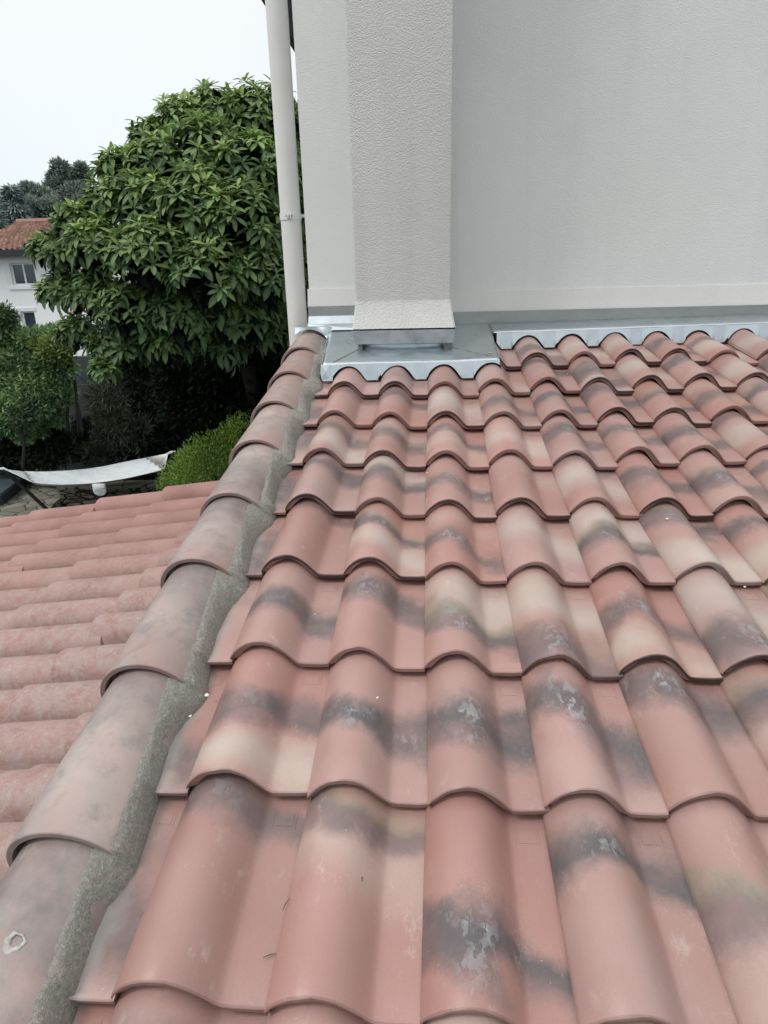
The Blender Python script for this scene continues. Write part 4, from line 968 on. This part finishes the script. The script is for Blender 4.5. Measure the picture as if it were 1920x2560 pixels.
bm = bmesh.new(); box(bm, xl_r, xR, HY - .62, HY - .45, zev - .10, zev + .13); box(bm, xl_r, xR, HY - .45, HY, zev - .06, zev - .02); from_bm('gutter', bm, M_GUTTER, hw, smooth=False)
# red flower behind the leaves
fl = at(188, 770, 9.6); bm = bmesh.new(); bmesh.ops.create_cone(bm, cap_ends=True, segments=6, radius1=.05, radius2=.01, depth=.12, matrix=Matrix.Translation(tuple(fl)))
tag(from_bm('red_flag', bm, flat('red_cloth', (.55, .03, .03), .7)), 'small bright red patch showing through the loquat leaves', 'ornament')

# ------------------------------------------------------------------ ground, terrace, low walls
def ground_mat():
    g = NG('dark_soil', .95, .1); b = g.mix(g.map(g.noise(1.6, 6, .7), .3, .7), (.020, .019, .015), (.045, .043, .028)); g.color(b); g.bump(g.noise(12, 5, .7), .6, .05); return g.m
bm = bmesh.new(); vs = [bm.verts.new(p) for p in ((-900, -900, G), (900, -900, G), (900, 900, G), (-900, 900, G))]; bm.faces.new(vs)
tag(from_bm('ground', bm, ground_mat(), smooth=False), kind='structure')
def flag_mat(name, sc_, c0, c1, joint):
    g = NG(name, .85, .2)
    v = g.sv(g.obj(), 1, 1.0, 1)
    wv = g.n('ShaderNodeVectorMath'); wv.operation = 'ADD'; nn = g.noise(3.0, 2, .5, col=True); sc2 = g.sv(nn, .3, .3, .3); g.l(v, wv.inputs[0]); g.l(sc2, wv.inputs[1])
    de = g.vor(sc_, 'DISTANCE_TO_EDGE', wv.outputs[0]); cc = g.vor(sc_, 'F1', wv.outputs[0], 'Color')
    b = g.mix(g.xyz(cc)[0], c0, c1); b = g.mix(g.map(g.noise(9, 5, .7), .3, .75, 0, .4), b, tuple(x * .7 for x in c0))
    j = g.map(de, .012, .035, 1, 0); b = g.mix(j, b, joint); g.color(b)
    g.bump(g.math('ADD', g.math('MULTIPLY', g.map(de, .0, .08), 1.0), g.math('MULTIPLY', g.noise(25, 4, .6), .2)), .8, .02); return g.m
M_FLAG = flag_mat('crazy_paving', 3.0, (.17, .165, .135), (.27, .26, .21), (.03, .032, .03))
M_SLAB = flag_mat('stone_slab', 1.8, (.13, .125, .10), (.21, .20, .165), (.02, .02, .02))
ZT = -4.25
def gp(px, py, z):
    d = WM @ np.array([(px - 960) / F, (py - 1280) / F, 1.0]); return d * (z / d[2])
def prism(bm, pts, z0, z1):
    b = [bm.verts.new((p[0], p[1], z0)) for p in pts]; t = [bm.verts.new((p[0], p[1], z1)) for p in pts]; n = len(pts)
    bm.faces.new(t); bm.faces.new(b[::-1])
    for k in range(n): bm.faces.new((b[k], b[(k + 1) % n], t[(k + 1) % n], t[k]))
def M_rubble():
    g = NG('dry_stone', .9, .2); v = g.sv(g.obj(), 1.0, 1.0, 3.6); wv = g.n('ShaderNodeVectorMath'); wv.operation = 'ADD'; g.l(v, wv.inputs[0]); g.l(g.sv(g.noise(4, 2, .5, col=True), .25, .25, .4), wv.inputs[1])
    de = g.vor(3.4, 'DISTANCE_TO_EDGE', wv.outputs[0]); cc = g.vor(3.4, 'F1', wv.outputs[0], 'Color')
    b = g.mix(g.xyz(cc)[0], (.07, .066, .052), (.18, .17, .14)); b = g.mix(g.map(de, .02, .09, 1, 0), b, (.008, .008, .008)); g.color(b); g.bump(g.map(de, 0, .12), 1.0, .05); return g.m
M_RUB = M_rubble()
bm = bmesh.new(); prism(bm, [gp(*q, ZT) for q in ((-160, 1340), (90, 1320), (138, 1255), (162, 1238), (150, 1224), (80, 1212), (-40, 1215), (-160, 1230))], G, ZT)
tag(from_bm('terrace', bm, M_FLAG, smooth=False), kind='structure')
def lowwall(name, label, pts, ztop, capt=.07):
    root = empty(name, (pts[0][0], pts[0][1], G), label, 'low wall')
    bm = bmesh.new(); c = np.mean(pts, axis=0); q = [c + (np.array(p) - c) * .96 for p in pts]; prism(bm, q, G, ztop - capt); from_bm('masonry', bm, M_RUB, root, smooth=False)
    bm = bmesh.new(); prism(bm, pts, ztop - capt, ztop); bmesh.ops.bevel(bm, geom=list(bm.edges), offset=.015, segments=2, affect='EDGES'); from_bm('slab_top', bm, M_SLAB, root, smooth=False)
lowwall('stone_wall', 'low dry-stone wall with slab top at the left behind the hammock end', [gp(*q, -3.75) for q in ((-80, 1158), (30, 1158), (88, 1156), (86, 1147), (50, 1146), (-80, 1146))], -3.75)
lowwall('stone_wall', 'low dry-stone wall with slab top running behind the hammock pocket', [gp(*q, -4.0) for q in ((140, 1218), (268, 1216), (420, 1206), (415, 1198), (265, 1203), (150, 1204))], -4.0)
bm = bmesh.new(); zt_b = -4.0
M_TUB = flat('dark_slate_cover', (.060, .085, .098), .35, 3, .25)
pts = [gp(*q, zt_b) for q in ((-120, 1262), (2, 1232), (62, 1186), (18, 1176), (-120, 1180))]
root = empty('covered_basin', (pts[0][0], pts[0][1], G), 'low dark slate-blue basin with a flat cover at the left hammock post', 'basin')
prism(bm, pts, G, zt_b - .06); from_bm('side', bm, flat('dark_blue_side', (.018, .03, .04), .5), root, smooth=False)
bm = bmesh.new(); c = np.mean(pts, axis=0); prism(bm, [c + (p - c) * 1.03 for p in pts], zt_b - .058, zt_b); from_bm('cover', bm, M_TUB, root, smooth=False)
# garden wall glimpsed behind the shrubs
bm = bmesh.new(); a = at(60, 1000, 14.9); b = at(760, 1000, 15.6)
hexa(bm, [(a[0], a[1], G), (b[0], b[1], G), (b[0], b[1] + .2, G), (a[0], a[1] + .2, G), (a[0], a[1], -1.75), (b[0], b[1], -1.75), (b[0], b[1] + .2, -1.75), (a[0], a[1] + .2, -1.75)])
tag(from_bm('garden_wall', bm, flat('blue_grey_render', (.055, .070, .070), .9, 1.5, .4), smooth=False), 'plain blue-grey garden wall glimpsed between the shrub stems', 'wall')
stem = bmesh.new()
for px0, px1 in ((172, 168), (182, 205), (188, 196)):
    tube(stem, [at(px0, 950, 12.6), at((px0 + px1) / 2, 1010, 12.6), at(px1, 1075, 12.7), gp(px1 + 4, 1150, G)], [.02, .028, .035, .04], 7)
tag(from_bm('bare_stems', stem, flat('dark_bark', (.02, .018, .015), .9)), 'bundle of thin bare stems in front of the garden wall', 'stems')

# ------------------------------------------------------------------ hammock
HL = at(8, 1172, 11.3); HRt = at(436, 1129, 12.4)
M_CLOTH = None
g = NG('off_white_canvas', .9, .15); X = g.xyz()
g.color(g.mix(g.map(g.noise(5, 4, .6), .3, .7), (.55, .60, .62), (.64, .68, .69)))
g.bump(g.noise(6, 4, .6, vec=g.sv(g.obj(), .35, 2.0, 2.0), dist=.6), .9, .05); M_CLOTH = g.m
M_CORD = flat('grey_cord', (.68, .68, .65), .9); M_STEEL = flat('black_steel', (.012, .013, .014), .35)
M_BAR = flat('grey_wood_bar', (.22, .21, .20), .7)
ham = empty('hammock', (float((HL[0] + HRt[0]) / 2), float((HL[1] + HRt[1]) / 2), G), 'off-white canvas hammock with spreader bars on a black steel stand', 'hammock')
# four bar ends and the bed between them
lf, ln_ = at(62, 1180, 11.75), at(85, 1208, 11.0); rf, rn = at(367, 1145, 12.75), at(410, 1174, 12.0)
bm = bmesh.new(); rows = []; nu, nvv = 60, 22
lowF = at(215, 1176, 12.2); lowN = at(215, 1209, 11.4)
def quad(a, m, b, t): return a * (1 - t) * (1 - 2 * t) + m * 4 * t * (1 - t) + b * t * (2 * t - 1)
mF, mN = at(215, 1172, 12.2), at(232, 1209, 11.45)
for i in range(nu + 1):
    t = i / nu; pf, pn = quad(lf, mF, rf, t), quad(ln_, mN, rn, t); row = []
    for j in range(nvv + 1):
        s = j / nvv; p = pf * (1 - s) + pn * s
        p = p + np.array([0, 0, -.13 * math.sin(math.pi * s) * math.sin(math.pi * t) ** .5 + .019 * math.sin(s * 26 + 2.5 * t) * (.4 + math.cos(math.pi * t) ** 2) + .012 * vnoise(t * 3, s * 9, 1.5)])
        row.append(p)
    rows.append(row)
sheet(bm, rows); thick(from_bm('bed', bm, M_CLOTH, ham, ang=180), .004)
bm = bmesh.new(); tube(bm, [lf, ln_], .018, 8); from_bm('spreader_bar', bm, M_BAR, ham)
bm = bmesh.new(); tube(bm, [rf, rn], .018, 8); from_bm('spreader_bar', bm, M_BAR, ham)
bm = bmesh.new()
for k in range(13):
    s = k / 12; tube(bm, [rf * (1 - s) + rn * s, HRt - [.12, .04, .03]], .0075, 5)
tube(bm, [HRt - [.14, .05, .04], HRt - [.06, .02, .01], HRt + [.02, 0, 0]], [.022, .026, .018], 8)
from_bm('cords', bm, M_CORD, ham)
bm = bmesh.new(); rows = []   # left end is gathered cloth
for i in range(9):
    t = i / 8; a = HL * (1 - t) + lf * t; b = HL * (1 - t) + ln_ * t
    rows.append([a * (1 - s) + b * s + np.array([0, 0, .012 * math.sin(s * 18) * (1 - t) - .03 * math.sin(math.pi * s) * t + (.02 if t < .1 else 0)]) + (np.array([0, 0, .02]) * (s - .5) * (1 - t)) for s in np.linspace(0, 1, 12)])
sheet(bm, rows); thick(from_bm('gathered_end', bm, M_CLOTH, ham, ang=180), .006)
bm = bmesh.new(); tube(bm, [HL - [.1, 0, .0], HL, HL * .85 + (lf + ln_) * .075], [.016, .03, .02], 8); from_bm('loop', bm, M_CLOTH, ham)
bm = bmesh.new(); pc = at(247, 1209, 11.42); rows = []
for i in range(9):
    t = i / 8; w_ = .122 * (1 - .0 * t) * (1 if t < .6 else math.sqrt(max(1 - ((t - .6) / .42) ** 2, .05)))
    rows.append([pc + np.array([w_ * (2 * s - 1), -.03 * math.sin(math.pi * s) * math.sin(math.pi * min(t * 1.2, 1)), -.235 * t]) for s in np.linspace(0, 1, 9)])
sheet(bm, rows); thick(from_bm('side_pocket', bm, M_CLOTH, ham, ang=180), .02)
bm = bmesh.new(); fl_ = np.array([*at(116, 1265, 11.6)[:2], 0]); ftL = HL + (at(116, 1265, 11.55) - HL) * 1.35; ftR = HRt + (at(385, 1205, 12.2) - HRt) * 1.75
ftL[2] = G + .05; ftR[2] = G + .05
tube(bm, [HL + [.0, 0, -.01], HL * .5 + ftL * .5, ftL], .034, 10); leg1 = from_bm('stand_arm', bm, M_STEEL, ham)
bm = bmesh.new(); tube(bm, [HRt, HRt * .5 + ftR * .5, ftR], .034, 10); from_bm('stand_arm', bm, M_STEEL, ham)
bm = bmesh.new(); tube(bm, [ftL, ftR], .034, 10)
for f_ in (ftL, ftR):
    dd = unit(np.array([ftR[1] - ftL[1], -(ftR[0] - ftL[0]), 0.0])); tube(bm, [f_ - dd * .6, f_ + dd * .6], .034, 10)
from_bm('stand_base', bm, M_STEEL, ham)
